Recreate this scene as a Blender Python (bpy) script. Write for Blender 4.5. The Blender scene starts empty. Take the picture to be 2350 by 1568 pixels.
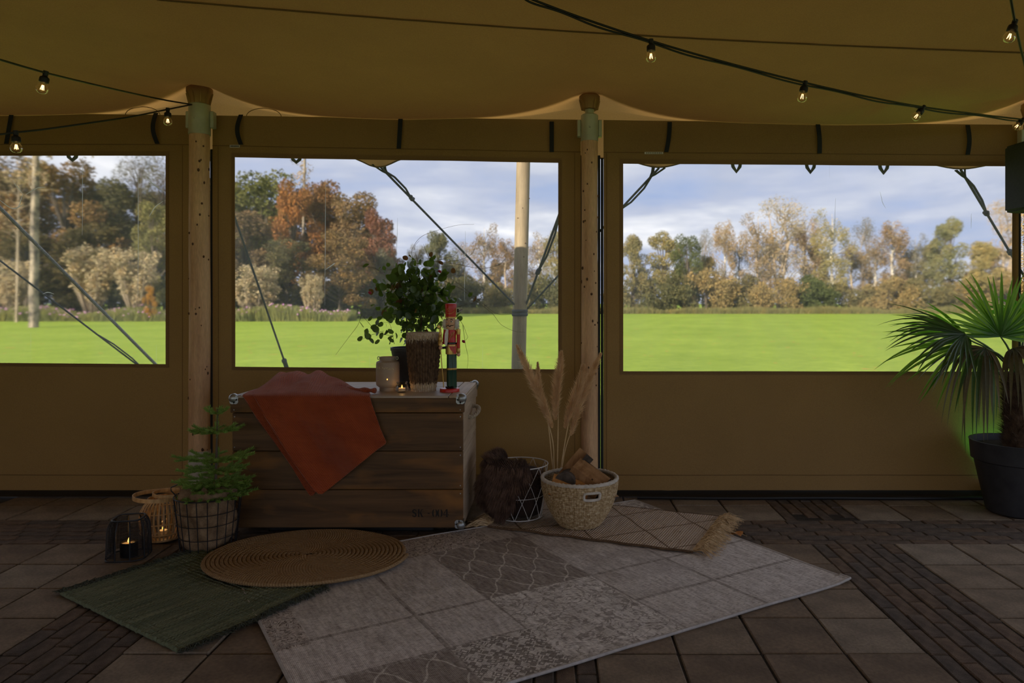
import bpy, bmesh, math, random
from mathutils import Vector, Matrix, noise
random.seed(11)
scene = bpy.context.scene
COL = scene.collection
PI = math.pi
V = Vector

# ---------------------------------------------------------------- camera, sky, sun, exposure
F, CX, CY, H = 1664.0, 1268.0, 690.0, 1.29      # focal length and principal point in pixels, eye height in metres
cam_d = bpy.data.cameras.new('camera'); cam = bpy.data.objects.new('camera', cam_d); COL.objects.link(cam)
cam.location = (0, 0, H); cam.rotation_euler = (PI / 2, 0, 0)
cam_d.sensor_width = 36.0; cam_d.lens = F / 2350 * 36.0
cam_d.shift_x = -(CX - 1175) / 2350; cam_d.shift_y = -(784 - CY) / 2350
cam_d.clip_end = 1000
scene.camera = cam
scene.view_settings.view_transform = 'Standard'; scene.view_settings.look = 'None'
scene.view_settings.gamma = 1.0; scene.view_settings.use_curve_mapping = False
scene.view_settings.exposure = 0.12
scene.cycles.max_bounces = 6; scene.cycles.diffuse_bounces = 3
scene.cycles.transparent_max_bounces = 12; scene.cycles.sample_clamp_indirect = 6.0
scene.cycles.use_denoising = True; scene.cycles.use_light_tree = False


def nd(nt, t, ins=None, **props):
    n = nt.nodes.new(t)
    for k, v in props.items(): setattr(n, k, v)
    for k, v in (ins or {}).items():
        s = n.inputs[k]
        if isinstance(v, bpy.types.NodeSocket): nt.links.new(v, s)
        else: s.default_value = v
    return n


def mth(nt, op, a, b=0.0, c=0.0, clamp=False):
    n = nd(nt, 'ShaderNodeMath', {0: a, 1: b, 2: c}, operation=op); n.use_clamp = clamp
    return n.outputs[0]


def c4(c): return (c[0], c[1], c[2], 1.0)


def ramp(nt, fac, stops, interp='LINEAR'):
    r = nd(nt, 'ShaderNodeValToRGB', {'Fac': fac}); e = r.color_ramp; e.interpolation = interp
    while len(e.elements) < len(stops): e.elements.new(0.5)
    for el, (p, c) in zip(e.elements, stops): el.position = p; el.color = c4(c)
    return r.outputs['Color']


def mixc(nt, fac, a, b, mode='MIX'):
    n = nd(nt, 'ShaderNodeMix', data_type='RGBA', blend_type=mode)
    for k, v in ((0, fac), (6, a), (7, b)):
        if isinstance(v, bpy.types.NodeSocket): nt.links.new(v, n.inputs[k])
        else: n.inputs[k].default_value = c4(v) if k else v
    return n.outputs[2]


# sky: broken autumn cloud over pale blue, the same all the way round
w = bpy.data.worlds.new('sky'); scene.world = w; w.use_nodes = True
nt = w.node_tree; nt.nodes.clear()
tc = nd(nt, 'ShaderNodeTexCoord')
sp = nd(nt, 'ShaderNodeSeparateXYZ', {0: tc.outputs['Generated']})
zz = mth(nt, 'ADD', mth(nt, 'MAXIMUM', sp.outputs[2], 0.0), 0.10)
uu = mth(nt, 'DIVIDE', sp.outputs[0], zz); vv = mth(nt, 'DIVIDE', sp.outputs[1], zz)
cv = nd(nt, 'ShaderNodeCombineXYZ', {0: uu, 1: mth(nt, 'MULTIPLY', vv, 1.0), 2: 3.7})
n1 = nd(nt, 'ShaderNodeTexNoise', {'Vector': cv.outputs[0], 'Scale': 0.95, 'Detail': 5.0, 'Roughness': 0.52, 'Distortion': 0.2})
skyc = ramp(nt, n1.outputs['Fac'], [(0.30, (0.30, 0.38, 0.58)), (0.45, (0.40, 0.445, 0.58)), (0.56, (0.53, 0.56, 0.65)), (0.70, (0.84, 0.84, 0.86))])
bg = nd(nt, 'ShaderNodeBackground', {'Color': skyc, 'Strength': 1.3})
nd(nt, 'ShaderNodeOutputWorld', {'Surface': bg.outputs[0]})

sd = bpy.data.lights.new('sun', 'SUN'); sun = bpy.data.objects.new('sun', sd); COL.objects.link(sun)
sd.energy = 7.5; sd.angle = 0.009; sd.color = (1.0, 0.90, 0.74)
sun.rotation_euler = V((0.50, 0.80, -0.37)).to_track_quat('-Z', 'Y').to_euler()


# ---------------------------------------------------------------- helpers
def P(px, py, Y): return V(((px - CX) * Y / F, Y, H - (py - CY) * Y / F))
def G(px, py, z=0.0): return P(px, py, (H - z) * F / (py - CY))
def rnd(a, b): return random.uniform(a, b)
def nz(p, s=1.0): return noise.noise(V(p) * s)


class MB:
    """collects shapes; build() links them as ONE mesh object"""
    def __init__(s): s.v = []; s.f = []; s.m = []; s.uv = {}

    def add(s, vs, fs, mi=0):
        o = len(s.v); s.v += [tuple(p) for p in vs]
        for f in fs: s.f.append(tuple(i + o for i in f)); s.m.append(mi)
        return o

    def box(s, c, size, rot=None, mi=0):
        hx, hy, hz = [a / 2 for a in size]
        vs = [V((x, y, z)) for x in (-hx, hx) for y in (-hy, hy) for z in (-hz, hz)]
        if rot is not None: vs = [rot @ p for p in vs]
        c = V(c)
        s.add([p + c for p in vs], [(0, 1, 3, 2), (4, 6, 7, 5), (0, 4, 5, 1), (2, 3, 7, 6), (0, 2, 6, 4), (1, 5, 7, 3)], mi)

    def bbox(s, c, size, b=0.004, rot=None, mi=0, seg=1):
        bm = bmesh.new(); bmesh.ops.create_cube(bm, size=1.0)
        for q in bm.verts: q.co = V((q.co.x * size[0], q.co.y * size[1], q.co.z * size[2]))
        bmesh.ops.bevel(bm, geom=bm.edges[:], offset=b, segments=seg, affect='EDGES', profile=0.6)
        bm.verts.ensure_lookup_table()
        vs = [q.co.copy() for q in bm.verts]; fs = [[q.index for q in f.verts] for f in bm.faces]; bm.free()
        if rot is not None: vs = [rot @ p for p in vs]
        c = V(c); s.add([p + c for p in vs], fs, mi)

    def lathe(s, prof, n=32, c=(0, 0, 0), mi=0, fn=None, sx=1.0, sy=1.0, cap0=False, cap1=False, a0=0.0, a1=2 * PI):
        full = abs(a1 - a0 - 2 * PI) < 1e-6; cols = n if full else n + 1
        vs = []; c = V(c)
        for j, (r, z) in enumerate(prof):
            for i in range(cols):
                a = a0 + (a1 - a0) * i / n
                rr, z2 = (r, z) if fn is None else fn(a, r, z, j)
                vs.append(c + V((rr * math.cos(a) * sx, rr * math.sin(a) * sy, z2)))
        fs = []
        for j in range(len(prof) - 1):
            for i in range(n):
                k = (i + 1) % cols if full else i + 1
                fs.append((j * cols + i, j * cols + k, (j + 1) * cols + k, (j + 1) * cols + i))
        if cap0: fs.append(tuple(range(cols))[::-1])
        if cap1: fs.append(tuple((len(prof) - 1) * cols + i for i in range(cols)))
        s.add(vs, fs, mi)

    def tube(s, pts, r, n=6, mi=0, closed=False, cap=True, flat=1.0):
        pts = [V(p) for p in pts]; m = len(pts)
        rs = r if isinstance(r, (list, tuple)) else [r] * m
        vs = []; prev = None
        for i, p in enumerate(pts):
            if closed: t = pts[(i + 1) % m] - pts[i - 1]
            else: t = pts[min(i + 1, m - 1)] - pts[max(i - 1, 0)]
            if t.length < 1e-9: t = V((0, 0, 1))
            t.normalize()
            if prev is None:
                up = V((0, 0, 1)) if abs(t.z) < 0.9 else V((1, 0, 0))
                a = t.cross(up).normalized()
            else:
                a = prev - t * prev.dot(t)
                a = a.normalized() if a.length > 1e-6 else t.orthogonal().normalized()
            b = t.cross(a); prev = a
            for k in range(n):
                q = 2 * PI * k / n
                vs.append(p + (a * math.cos(q) + b * math.sin(q) * flat) * rs[i])
        fs = []
        for i in range(m if closed else m - 1):
            j = (i + 1) % m
            for k in range(n): fs.append((i * n + k, i * n + (k + 1) % n, j * n + (k + 1) % n, j * n + k))
        if cap and not closed: fs += [tuple(range(n))[::-1], tuple((m - 1) * n + k for k in range(n))]
        s.add(vs, fs, mi)

    def grid(s, rows, mi=0, uv=None):
        o = len(s.f); nr, nc = len(rows), len(rows[0])
        off = s.add([p for r in rows for p in r], [(j * nc + i, j * nc + i + 1, (j + 1) * nc + i + 1, (j + 1) * nc + i) for j in range(nr - 1) for i in range(nc - 1)], mi)
        if uv:
            for j in range(nr):
                for i in range(nc): s.uv[off + j * nc + i] = uv[j][i]

    def ball(s, c, r, n=12, m=8, sc=(1, 1, 1), mi=0, rot=None):
        prof = [(math.sin(PI * j / m), -math.cos(PI * j / m)) for j in range(m + 1)]
        vs = []
        for (rr, z) in prof:
            for i in range(n):
                a = 2 * PI * i / n
                p = V((rr * math.cos(a) * r * sc[0], rr * math.sin(a) * r * sc[1], z * r * sc[2]))
                if rot is not None: p = rot @ p
                vs.append(V(c) + p)
        s.add(vs, [(j * n + i, j * n + (i + 1) % n, (j + 1) * n + (i + 1) % n, (j + 1) * n + i) for j in range(m) for i in range(n)], mi)

    def strand(s, p, d, L, wd, bend=(0, 0, -0.3), mi=0):
        """a thin tapered two-piece hair"""
        p = V(p); d = V(d).normalized(); bend = V(bend)
        q = p + d * L * 0.5 + bend * L * 0.12; e = p + d * L + bend * L * 0.5
        sd_ = d.cross(V((rnd(-1, 1), rnd(-1, 1), rnd(-1, 1))))
        if sd_.length < 1e-4: sd_ = d.orthogonal()
        sd_ = sd_.normalized() * wd
        s.add([p - sd_, p + sd_, q + sd_ * 0.7, q - sd_ * 0.7, e], [(0, 1, 2, 3), (3, 2, 4)], mi)

    def prism(s, poly, d, mi=0):
        """planar polygon (3-D points) extruded by vector d"""
        n = len(poly); d = V(d)
        s.add([V(p) for p in poly] + [V(p) + d for p in poly],
              [tuple(range(n)), tuple(range(n, 2 * n))[::-1]] + [(i, i + n, (i + 1) % n + n, (i + 1) % n) for i in range(n)], mi)

    def mesh(s, name, mats, origin=(0, 0, 0), smooth=40):
        me = bpy.data.meshes.new(name); o = V(origin)
        me.from_pydata([V(p) - o for p in s.v], [], s.f)
        for m in (mats if isinstance(mats, (list, tuple)) else [mats]): me.materials.append(m)
        me.polygons.foreach_set('material_index', s.m)
        if s.uv:
            l = me.uv_layers.new(name='uv')
            for lp in me.loops: l.data[lp.index].uv = s.uv.get(lp.vertex_index, (0, 0))
        if smooth:
            me.shade_smooth()
            if smooth < 180: me.set_sharp_from_angle(angle=math.radians(smooth))
        me.update()
        return me

    def build(s, name, mats, parent=None, smooth=40, origin=None):
        """vertices are given in world space; origin = parent's place"""
        org = wloc(parent) if origin is None else V(origin)
        o = bpy.data.objects.new(name, s.mesh(name, mats, org, smooth)); COL.objects.link(o)
        if parent is not None: o.parent = parent
        if parent is None and origin is not None: o.location = org
        return o


def wloc(o):
    p = V((0, 0, 0))
    while o is not None: p = p + V(o.location); o = o.parent
    return p


def tag(o, label=None, cat=None, group=None, kind=None):
    for k, v in (('label', label), ('category', cat), ('group', group), ('kind', kind)):
        if v: o[k] = v
    return o


def thing(name, label, cat, loc=(0, 0, 0), group=None):
    o = bpy.data.objects.new(name, None); COL.objects.link(o); o.location = loc; o.empty_display_size = 0.1
    return tag(o, label, cat, group)


def inst(name, me, parent, loc, rot=None, sc=None):
    o = bpy.data.objects.new(name, me); COL.objects.link(o)
    if parent is not None: o.parent = parent
    o.location = V(loc) - wloc(parent)
    if rot is not None: o.rotation_euler = rot
    if sc is not None: o.scale = (sc, sc, sc) if not isinstance(sc, (tuple, list)) else sc
    return o


def smoothpath(pts, n=8):
    """Catmull-Rom through the points"""
    pts = [V(p) for p in pts]; q = [pts[0] * 2 - pts[1]] + pts + [pts[-1] * 2 - pts[-2]]; out = []
    for i in range(1, len(q) - 2):
        for k in range(n):
            t = k / n; a, b, c, d = q[i - 1], q[i], q[i + 1], q[i + 2]
            out.append(0.5 * ((2 * b) + (c - a) * t + (2 * a - 5 * b + 4 * c - d) * t * t + (3 * b - a - 3 * c + d) * t ** 3))
    return out + [pts[-1]]


# ---------------------------------------------------------------- materials
def newmat(name):
    m = bpy.data.materials.new(name); m.use_nodes = True; t = m.node_tree; t.nodes.clear()
    return m, t, nd(t, 'ShaderNodeOutputMaterial')


def coords(t, coord='Object', stretch=(1, 1, 1), rot=(0, 0, 0)):
    a = nd(t, 'ShaderNodeTexCoord')
    return nd(t, 'ShaderNodeMapping', {'Vector': a.outputs[coord], 'Scale': stretch, 'Rotation': rot}).outputs[0]


def fleck(t, vec, scale, detail=4.0, rough=0.55):
    return nd(t, 'ShaderNodeTexNoise', {'Vector': vec, 'Scale': scale, 'Detail': detail, 'Roughness': rough}).outputs['Fac']


def bumpn(t, h, strength=0.3, dist=0.002):
    return nd(t, 'ShaderNodeBump', {'Height': h, 'Strength': strength, 'Distance': dist}).outputs[0]


def mat(name, c1, c2=None, scale=6, rough=0.7, bump=0.0, bscale=80, stretch=(1, 1, 1), metal=0.0, lo=0.35, hi=0.65,
        trans=0.0, tcol=None, spec=0.4, coord='Object', detail=4.0, fine=0.0):
    m, t, out = newmat(name)
    vec = coords(t, coord, stretch)
    c2 = c2 or tuple(min(1, x * 1.25) for x in c1)
    col = ramp(t, fleck(t, vec, scale, detail), [(lo, c1), (hi, c2)])
    if fine:
        f = fleck(t, vec, scale * 14, 2.0); g = ramp(t, f, [(0.3, (1 - fine,) * 3), (0.7, (1 + fine,) * 3)])
        col = mixc(t, 1.0, col, g, 'MULTIPLY')
    p = nd(t, 'ShaderNodeBsdfPrincipled', {'Base Color': col, 'Roughness': rough, 'Metallic': metal, 'Specular IOR Level': spec})
    if bump: t.links.new(bumpn(t, fleck(t, vec, bscale, 3.0), bump, 0.004), p.inputs['Normal'])
    sh = p.outputs[0]
    if trans:
        tr = nd(t, 'ShaderNodeBsdfTranslucent', {'Color': c4(tcol) if tcol else col})
        sh = nd(t, 'ShaderNodeMixShader', {0: trans, 1: sh, 2: tr.outputs[0]}).outputs[0]
    t.links.new(sh, out.inputs[0])
    return m


def emit(name, c, s):
    m, t, out = newmat(name)
    t.links.new(nd(t, 'ShaderNodeEmission', {'Color': c4(c), 'Strength': s}).outputs[0], out.inputs[0]); m.cycles.emission_sampling = 'NONE'; return m      # tiny emitters are hit by chance; their lamps light the scene


def clear(name, tint=(0.93, 0.93, 0.93), gloss=0.08, rough=0.04, haze=0.0, hazec=(0.8, 0.8, 0.8), scratch=False):
    """thin clear sheet: straight-through view, faint reflection, a little haze"""
    m, t, out = newmat(name)
    tr = nd(t, 'ShaderNodeBsdfTransparent', {'Color': c4(tint)}).outputs[0]
    if scratch:                                    # old soft vinyl blurs the view a little
        bl = nd(t, 'ShaderNodeBsdfRefraction', {'Color': c4(tint), 'Roughness': 0.15, 'IOR': 1.03}, distribution='BECKMANN')
        tr = bl.outputs[0]
    gl = nd(t, 'ShaderNodeBsdfGlossy', {'Color': (1, 1, 1, 1), 'Roughness': rough})
    lw = nd(t, 'ShaderNodeLayerWeight', {'Blend': 0.25}).outputs['Fresnel']
    sh = nd(t, 'ShaderNodeMixShader', {0: mth(t, 'MULTIPLY', lw, gloss * 4, clamp=True), 1: tr, 2: gl.outputs[0]}).outputs[0]
    if haze:
        hz = nd(t, 'ShaderNodeBsdfTranslucent', {'Color': c4(hazec)}).outputs[0]
        f = haze
        if scratch:
            v1 = coords(t, 'Object', (34, 1, 0.55)); a = fleck(t, v1, 1.0, 3.0, 0.6)
            sc = mth(t, 'MULTIPLY', mth(t, 'GREATER_THAN', a, 0.735), 0.12)
            v2 = coords(t, 'Object', (3.0, 1, 1.6)); b = fleck(t, v2, 1.0, 3.0)
            f = mth(t, 'ADD', mth(t, 'MULTIPLY', b, haze * 2), sc, clamp=True)
        sh = nd(t, 'ShaderNodeMixShader', {0: f, 1: sh, 2: hz}).outputs[0]
    t.links.new(sh, out.inputs[0]); return m


def tent_fabric(name, col, tcol, tfac, edge=None):
    m, t, out = newmat(name)
    vec = coords(t); n_ = fleck(t, vec, 1.3, 4.0)
    c = mixc(t, 1.0, ramp(t, n_, [(0.3, tuple(x * 0.86 for x in col)), (0.7, tuple(x * 1.1 for x in col))]),
             ramp(t, fleck(t, vec, 160, 2.0), [(0.3, (0.9,) * 3), (0.7, (1.08,) * 3)]), 'MULTIPLY')
    bn = bumpn(t, fleck(t, vec, 3.0, 3.0), 0.25, 0.01)
    d = nd(t, 'ShaderNodeBsdfPrincipled', {'Base Color': c, 'Roughness': 0.62, 'Specular IOR Level': 0.25, 'Normal': bn})
    tr = nd(t, 'ShaderNodeBsdfTranslucent', {'Color': c4(tcol)})
    if edge:                                       # lit triangles by the poles put into the cloth as extra translucency (vertex attribute)
        a = nd(t, 'ShaderNodeAttribute', attribute_name='lit_edge').outputs['Fac']
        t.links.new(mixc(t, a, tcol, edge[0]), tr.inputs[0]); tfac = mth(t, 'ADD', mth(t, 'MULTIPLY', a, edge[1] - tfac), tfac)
    t.links.new(nd(t, 'ShaderNodeMixShader', {0: tfac, 1: d.outputs[0], 2: tr.outputs[0]}).outputs[0], out.inputs[0]); return m


def foliage(name, trans=0.3):
    """leaf colour from the object's own colour, varied leaf to leaf"""
    m, t, out = newmat(name)
    oi = nd(t, 'ShaderNodeObjectInfo'); vec = coords(t)
    g = ramp(t, fleck(t, vec, 0.9, 5.0, 0.7), [(0.28, (0.55, 0.6, 0.6)), (0.5, (1, 1, 1)), (0.72, (1.5, 1.25, 0.9))])
    c = mixc(t, 1.0, oi.outputs['Color'], g, 'MULTIPLY')
    d = nd(t, 'ShaderNodeBsdfDiffuse', {'Color': c}); tr = nd(t, 'ShaderNodeBsdfTranslucent', {'Color': c})
    t.links.new(nd(t, 'ShaderNodeMixShader', {0: trans, 1: d.outputs[0], 2: tr.outputs[0]}).outputs[0], out.inputs[0]); return m


M = {}
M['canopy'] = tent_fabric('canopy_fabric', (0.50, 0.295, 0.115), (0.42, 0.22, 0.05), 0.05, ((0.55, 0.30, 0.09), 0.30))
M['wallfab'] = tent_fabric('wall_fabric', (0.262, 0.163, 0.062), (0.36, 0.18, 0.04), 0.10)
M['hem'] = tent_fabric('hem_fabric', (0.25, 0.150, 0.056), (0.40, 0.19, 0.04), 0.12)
M['seam'] = mat('seam_thread', (0.14, 0.075, 0.025), rough=0.8)
M['vinyl'] = clear('clear_vinyl', (0.975, 0.975, 0.975), 0.025, 0.05, 0.043, (0.85, 0.85, 0.85), True)
M['crease'] = clear('vinyl_crease', (0.9, 0.9, 0.9), 0.2, 0.1, 0.35, (0.95, 0.95, 0.95))
M['black_web'] = mat('black_webbing', (0.010, 0.012, 0.016), rough=0.75)
M['black_rubber'] = mat('black_rubber', (0.012, 0.012, 0.013), rough=0.5)
M['slab'] = mat('concrete_slab', (0.138, 0.102, 0.069), (0.275, 0.210, 0.147), 5.5, 0.85, 0.35, 160, fine=0.18, lo=0.3, hi=0.7)
M['slab2'] = mat('concrete_slab_warm', (0.111, 0.079, 0.053), (0.229, 0.165, 0.109), 4.5, 0.85, 0.35, 160, fine=0.18, lo=0.3, hi=0.7)
M['slab3'] = mat('concrete_slab_grey', (0.158, 0.123, 0.090), (0.295, 0.236, 0.172), 6, 0.85, 0.35, 160, fine=0.18, lo=0.3, hi=0.7)
M['brick'] = mat('dark_paver', (0.072, 0.050, 0.035), (0.138, 0.097, 0.069), 18, 0.85, 0.7, 240, fine=0.3)
M['brick2'] = mat('dark_paver_grey', (0.059, 0.044, 0.034), (0.119, 0.089, 0.067), 18, 0.85, 0.7, 240, fine=0.3)
M['brick3'] = mat('brown_paver', (0.089, 0.056, 0.035), (0.161, 0.106, 0.067), 18, 0.85, 0.7, 240, fine=0.3)
M['sand'] = mat('joint_sand', (0.022, 0.017, 0.012), (0.042, 0.033, 0.024), 30, 0.95, 0.6, 200)
M['timber'] = mat('peeled_pole', (0.54, 0.315, 0.165), (0.76, 0.49, 0.27), 3.0, 0.6, 0.3, 25, (5, 5, 0.6), fine=0.12)
M['knot'] = mat('pole_knot', (0.10, 0.052, 0.026), rough=0.8)
M['galv'] = mat('galvanised_green', (0.40, 0.42, 0.31), (0.52, 0.54, 0.41), 6, 0.38, metal=0.25)
M['cap_rubber'] = mat('brown_rubber', (0.34, 0.20, 0.075), (0.42, 0.25, 0.095), 10, 0.6)
M['post_timber'] = mat('weathered_post', (0.20, 0.15, 0.09), (0.34, 0.26, 0.155), 3.0, 0.7, 0.3, 25, (5, 5, 0.6), fine=0.12)
M['foot'] = mat('grey_plastic', (0.5, 0.46, 0.4), rough=0.6)
# ---------------------------------------------------------------- the setting: paving
floor_bm = MB()
floor_bm.box((0, -0.55, -0.045), (17, 11.5, 0.07))
floor = tag(floor_bm.build('floor', M['sand'], smooth=0), kind='structure')

def piece_mesh(name, sx, sy, th, b, mats):
    out = []
    for m in mats:
        for q in range(2):
            mb = MB(); mb.bbox((0, 0, -th / 2), (sx, sy, th), b)
            mb.v = [(x + 0.0015 * nz((x * 40, y * 40, q * 7 + 1.3)), y + 0.0015 * nz((x * 40, y * 40, q * 9 + 5.1)), z) for x, y, z in mb.v]
            out.append(mb.mesh(name, m, smooth=0))
    return out

SL = piece_mesh('slab', 0.29, 0.29, 0.03, 0.004, [M['slab'], M['slab2'], M['slab3']])
BR = piece_mesh('brick', 0.1975, 0.0665, 0.03, 0.0045, [M['brick'], M['brick2'], M['brick3']])
def slab(x0, x1, y0, y1):
    if under_rug((x0 + x1) / 2, (y0 + y1) / 2) and all(under_rug(a, b) for a in (x0, x1) for b in (y0, y1)): return
    o = inst('slab', random.choice(SL), floor, ((x0 + x1) / 2, (y0 + y1) / 2, rnd(-0.004, 0.0)), (rnd(-.004, .004), rnd(-.004, .004), rnd(-.008, .008)))
    o.scale = ((x1 - x0 - 0.010) / 0.29, (y1 - y0 - 0.010) / 0.29, 1)
def under_rug(x, y):
    u = (x + 0.682) * 0.8608 + (y - 2.119) * 0.5089; v = (x + 0.682) * -0.5330 + (y - 2.119) * 0.8461
    return 0.16 < u < 2.2 and 0.16 < v < 1.4
def brick(x, y, along_y=False):
    if under_rug(x, y): return
    o = inst('brick', random.choice(BR), floor, (x, y, rnd(-0.007, -0.001)), (rnd(-.012, .012), rnd(-.012, .012), (PI / 2 if along_y else 0) + rnd(-.015, .015)))

BANDS = [(-2.015, -1.58), (-0.285, 0.155), (1.378, 1.812)]
Y0, Y1 = 3.854, 4.268                        # the band of bricks that runs across
ROWS = [(3.854 - 0.3 * (k + 1), 3.854 - 0.3 * k) for k in range(7)] + [(4.268, 4.568), (4.568, 4.868)]
for k in range(6):
    y = Y0 + 0.069 * (k + 0.5); x = -3.5 + (k % 3) * 0.07 + (0.1 if k % 2 else 0)
    while x < 3.4:
        brick(x + 0.1, y); x += 0.201
for (x0, x1) in BANDS:
    for (ya, yb) in ((Y0 - 2.02, Y0), (Y1, 4.868)):
        for c in range(6):
            x = x0 + (x1 - x0) * (c + 0.5) / 6; y = yb - 0.1 - (0.067 * (c % 3))
            if c % 3:                                    # cut brick that closes the bond against the cross band
                o = inst('brick', random.choice(BR), floor, (x, yb - 0.067 * (c % 3) / 2, -0.004), (0, 0, PI / 2)); o.scale = ((0.067 * (c % 3) - 0.004) / 0.1975, 1, 1)
            while y > ya + 0.08:
                brick(x, y, True); y -= 0.201
xs_groups = [[-2.015 - 0.302 * k for k in range(6)][::-1], [-1.58 + 0.3237 * k for k in range(5)], [0.155 + 0.3057 * k for k in range(5)], [1.812 + 0.302 * k for k in range(6)]]
for g in xs_groups:
    for a, b in zip(g[:-1], g[1:]):
        for (ya, yb) in ROWS:
            slab(a, b, ya, yb)

# ---------------------------------------------------------------- the setting: canopy
YW = 4.82                                   # plane of the side wall
POLES = [((458 - CX) * 4.74 / F, 4.74), ((1353 - CX) * 4.74 / F, 4.74), ((2374 - CX) * 4.74 / F, 4.74)]
PTOP = [2.685, 2.632, 2.60]
def zbase(x): return H + (430 - 27 * (x * F / 4.8 + CX) / 2350) * 4.8 / F
def zeave(x):
    px = x * F / 5.15 + CX
    y = 350 + 22 * px / 2350
    for q, wd, dp in ((868, 45, 26), (1512, 60, 20), (2205, 70, 17), (495, 40, 8), (-298, 60, 10), (1327, 20, 8)):
        y += dp * math.exp(-((px - q) / wd) ** 2)
    return H - (y - CY) * 5.15 / F
def zc(x, y):
    """underside of the canopy"""
    zb = zbase(x) - 0.012
    if y <= 4.76: s = 0.095 * (4.76 - y) if y > 0 else 0.095 * 4.76 - 0.045 * (-y) ** 1.15
    else: s = 0.0
    b = 0.0
    for (px_, py_), zt in zip(POLES, PTOP):
        d = math.hypot(x - px_, (y - py_) * (1.0 if y < py_ else 1.9))
        b = max(b, (zt - zb) * math.exp(-max(0, d - 0.07) / 0.34))
    z = zb + s + b
    z += 0.006 * nz((x * 0.8, y * 0.8, 2.2))
    if y > 4.86:
        t = (y - 4.86) / (5.15 - 4.86); z = z * (1 - t) + zeave(x) * t
    return z
xs = [-8 + 0.25 * i for i in range(17)] + [-4 + 0.06 * i for i in range(1, 134)] + [4 + 0.1 * i for i in range(1, 3)]
ys = [-4.6 + 0.4 * i for i in range(13)] + [0.7 + 0.1 * i for i in range(33)] + [3.95 + 0.04 * i for i in range(1, 31)] + [4.70 + 0.012 * i for i in range(20)]
ys = sorted(set(round(y, 4) for y in ys if y <= 5.15) | {5.15})
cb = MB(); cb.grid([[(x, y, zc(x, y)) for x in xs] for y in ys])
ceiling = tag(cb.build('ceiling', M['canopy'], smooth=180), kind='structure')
at_ = ceiling.data.attributes.new('lit_edge', 'FLOAT', 'POINT')
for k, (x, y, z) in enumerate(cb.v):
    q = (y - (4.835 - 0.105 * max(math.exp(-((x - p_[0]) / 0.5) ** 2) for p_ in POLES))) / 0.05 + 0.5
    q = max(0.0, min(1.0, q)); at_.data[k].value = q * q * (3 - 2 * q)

def on_canopy(px, py):
    Y = 2.0
    while Y < 4.8:
        p = P(px, py, Y)
        if p.z > zc(p.x, Y): return p
        Y += 0.004
    return P(px, py, 4.7)
sb = MB()
pts = []
for k in range(60):
    px = 360 + (2460 - 360) * k / 59; py = 120 * (px - 390) / 1960 + 26 * math.sin(PI * (px - 390) / 1960) * 0.55
    p = on_canopy(px, py); p.z -= 0.001; pts.append(p)
sb.tube(pts, 0.0058, 6, flat=1.0)
sb.build('seam', M['seam'], ceiling)
# faint sewn reinforcement rings round the left mast
rb = MB()
for s_ in (-1, 1):
    q = []
    for k in range(13):
        a = PI * k / 12
        x = POLES[0][0] + s_ * 0.40 + 0.115 * math.cos(a); y = 4.79
        q.append((x, y - 0.0, zbase(x) - 0.004 + 0.055 * math.sin(a)))
    rb.tube(q, 0.0025, 5)
rb.build('reinforcement_ring', M['hem'], ceiling)
# webbing loops under the eave and the bolt-rope edge
eb = MB(); eb.tube([(x, 5.15, zeave(x)) for x in [-4 + 0.05 * i for i in range(161)]], 0.006, 6)
eb.build('eave_edge', M['hem'], ceiling)
for px in (166, 680, 1690, 1860, 2028):
    lb = MB(); c = V(((px - CX) * 5.15 / F, 5.15, 0)); c.z = zeave(c.x)
    dz = 0.088 if px > 1000 else 0.05
    lb.tube([c + V((-0.036, 0, 0.012)), c + V((-0.024, 0, -dz * 0.6)), c + V((0, 0, -dz)), c + V((0.024, 0, -dz * 0.6)), c + V((0.036, 0, 0.012))], [0.014] * 5, 8, flat=0.9)
    lb.build('webbing_loop', M['black_web'], ceiling)

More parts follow.
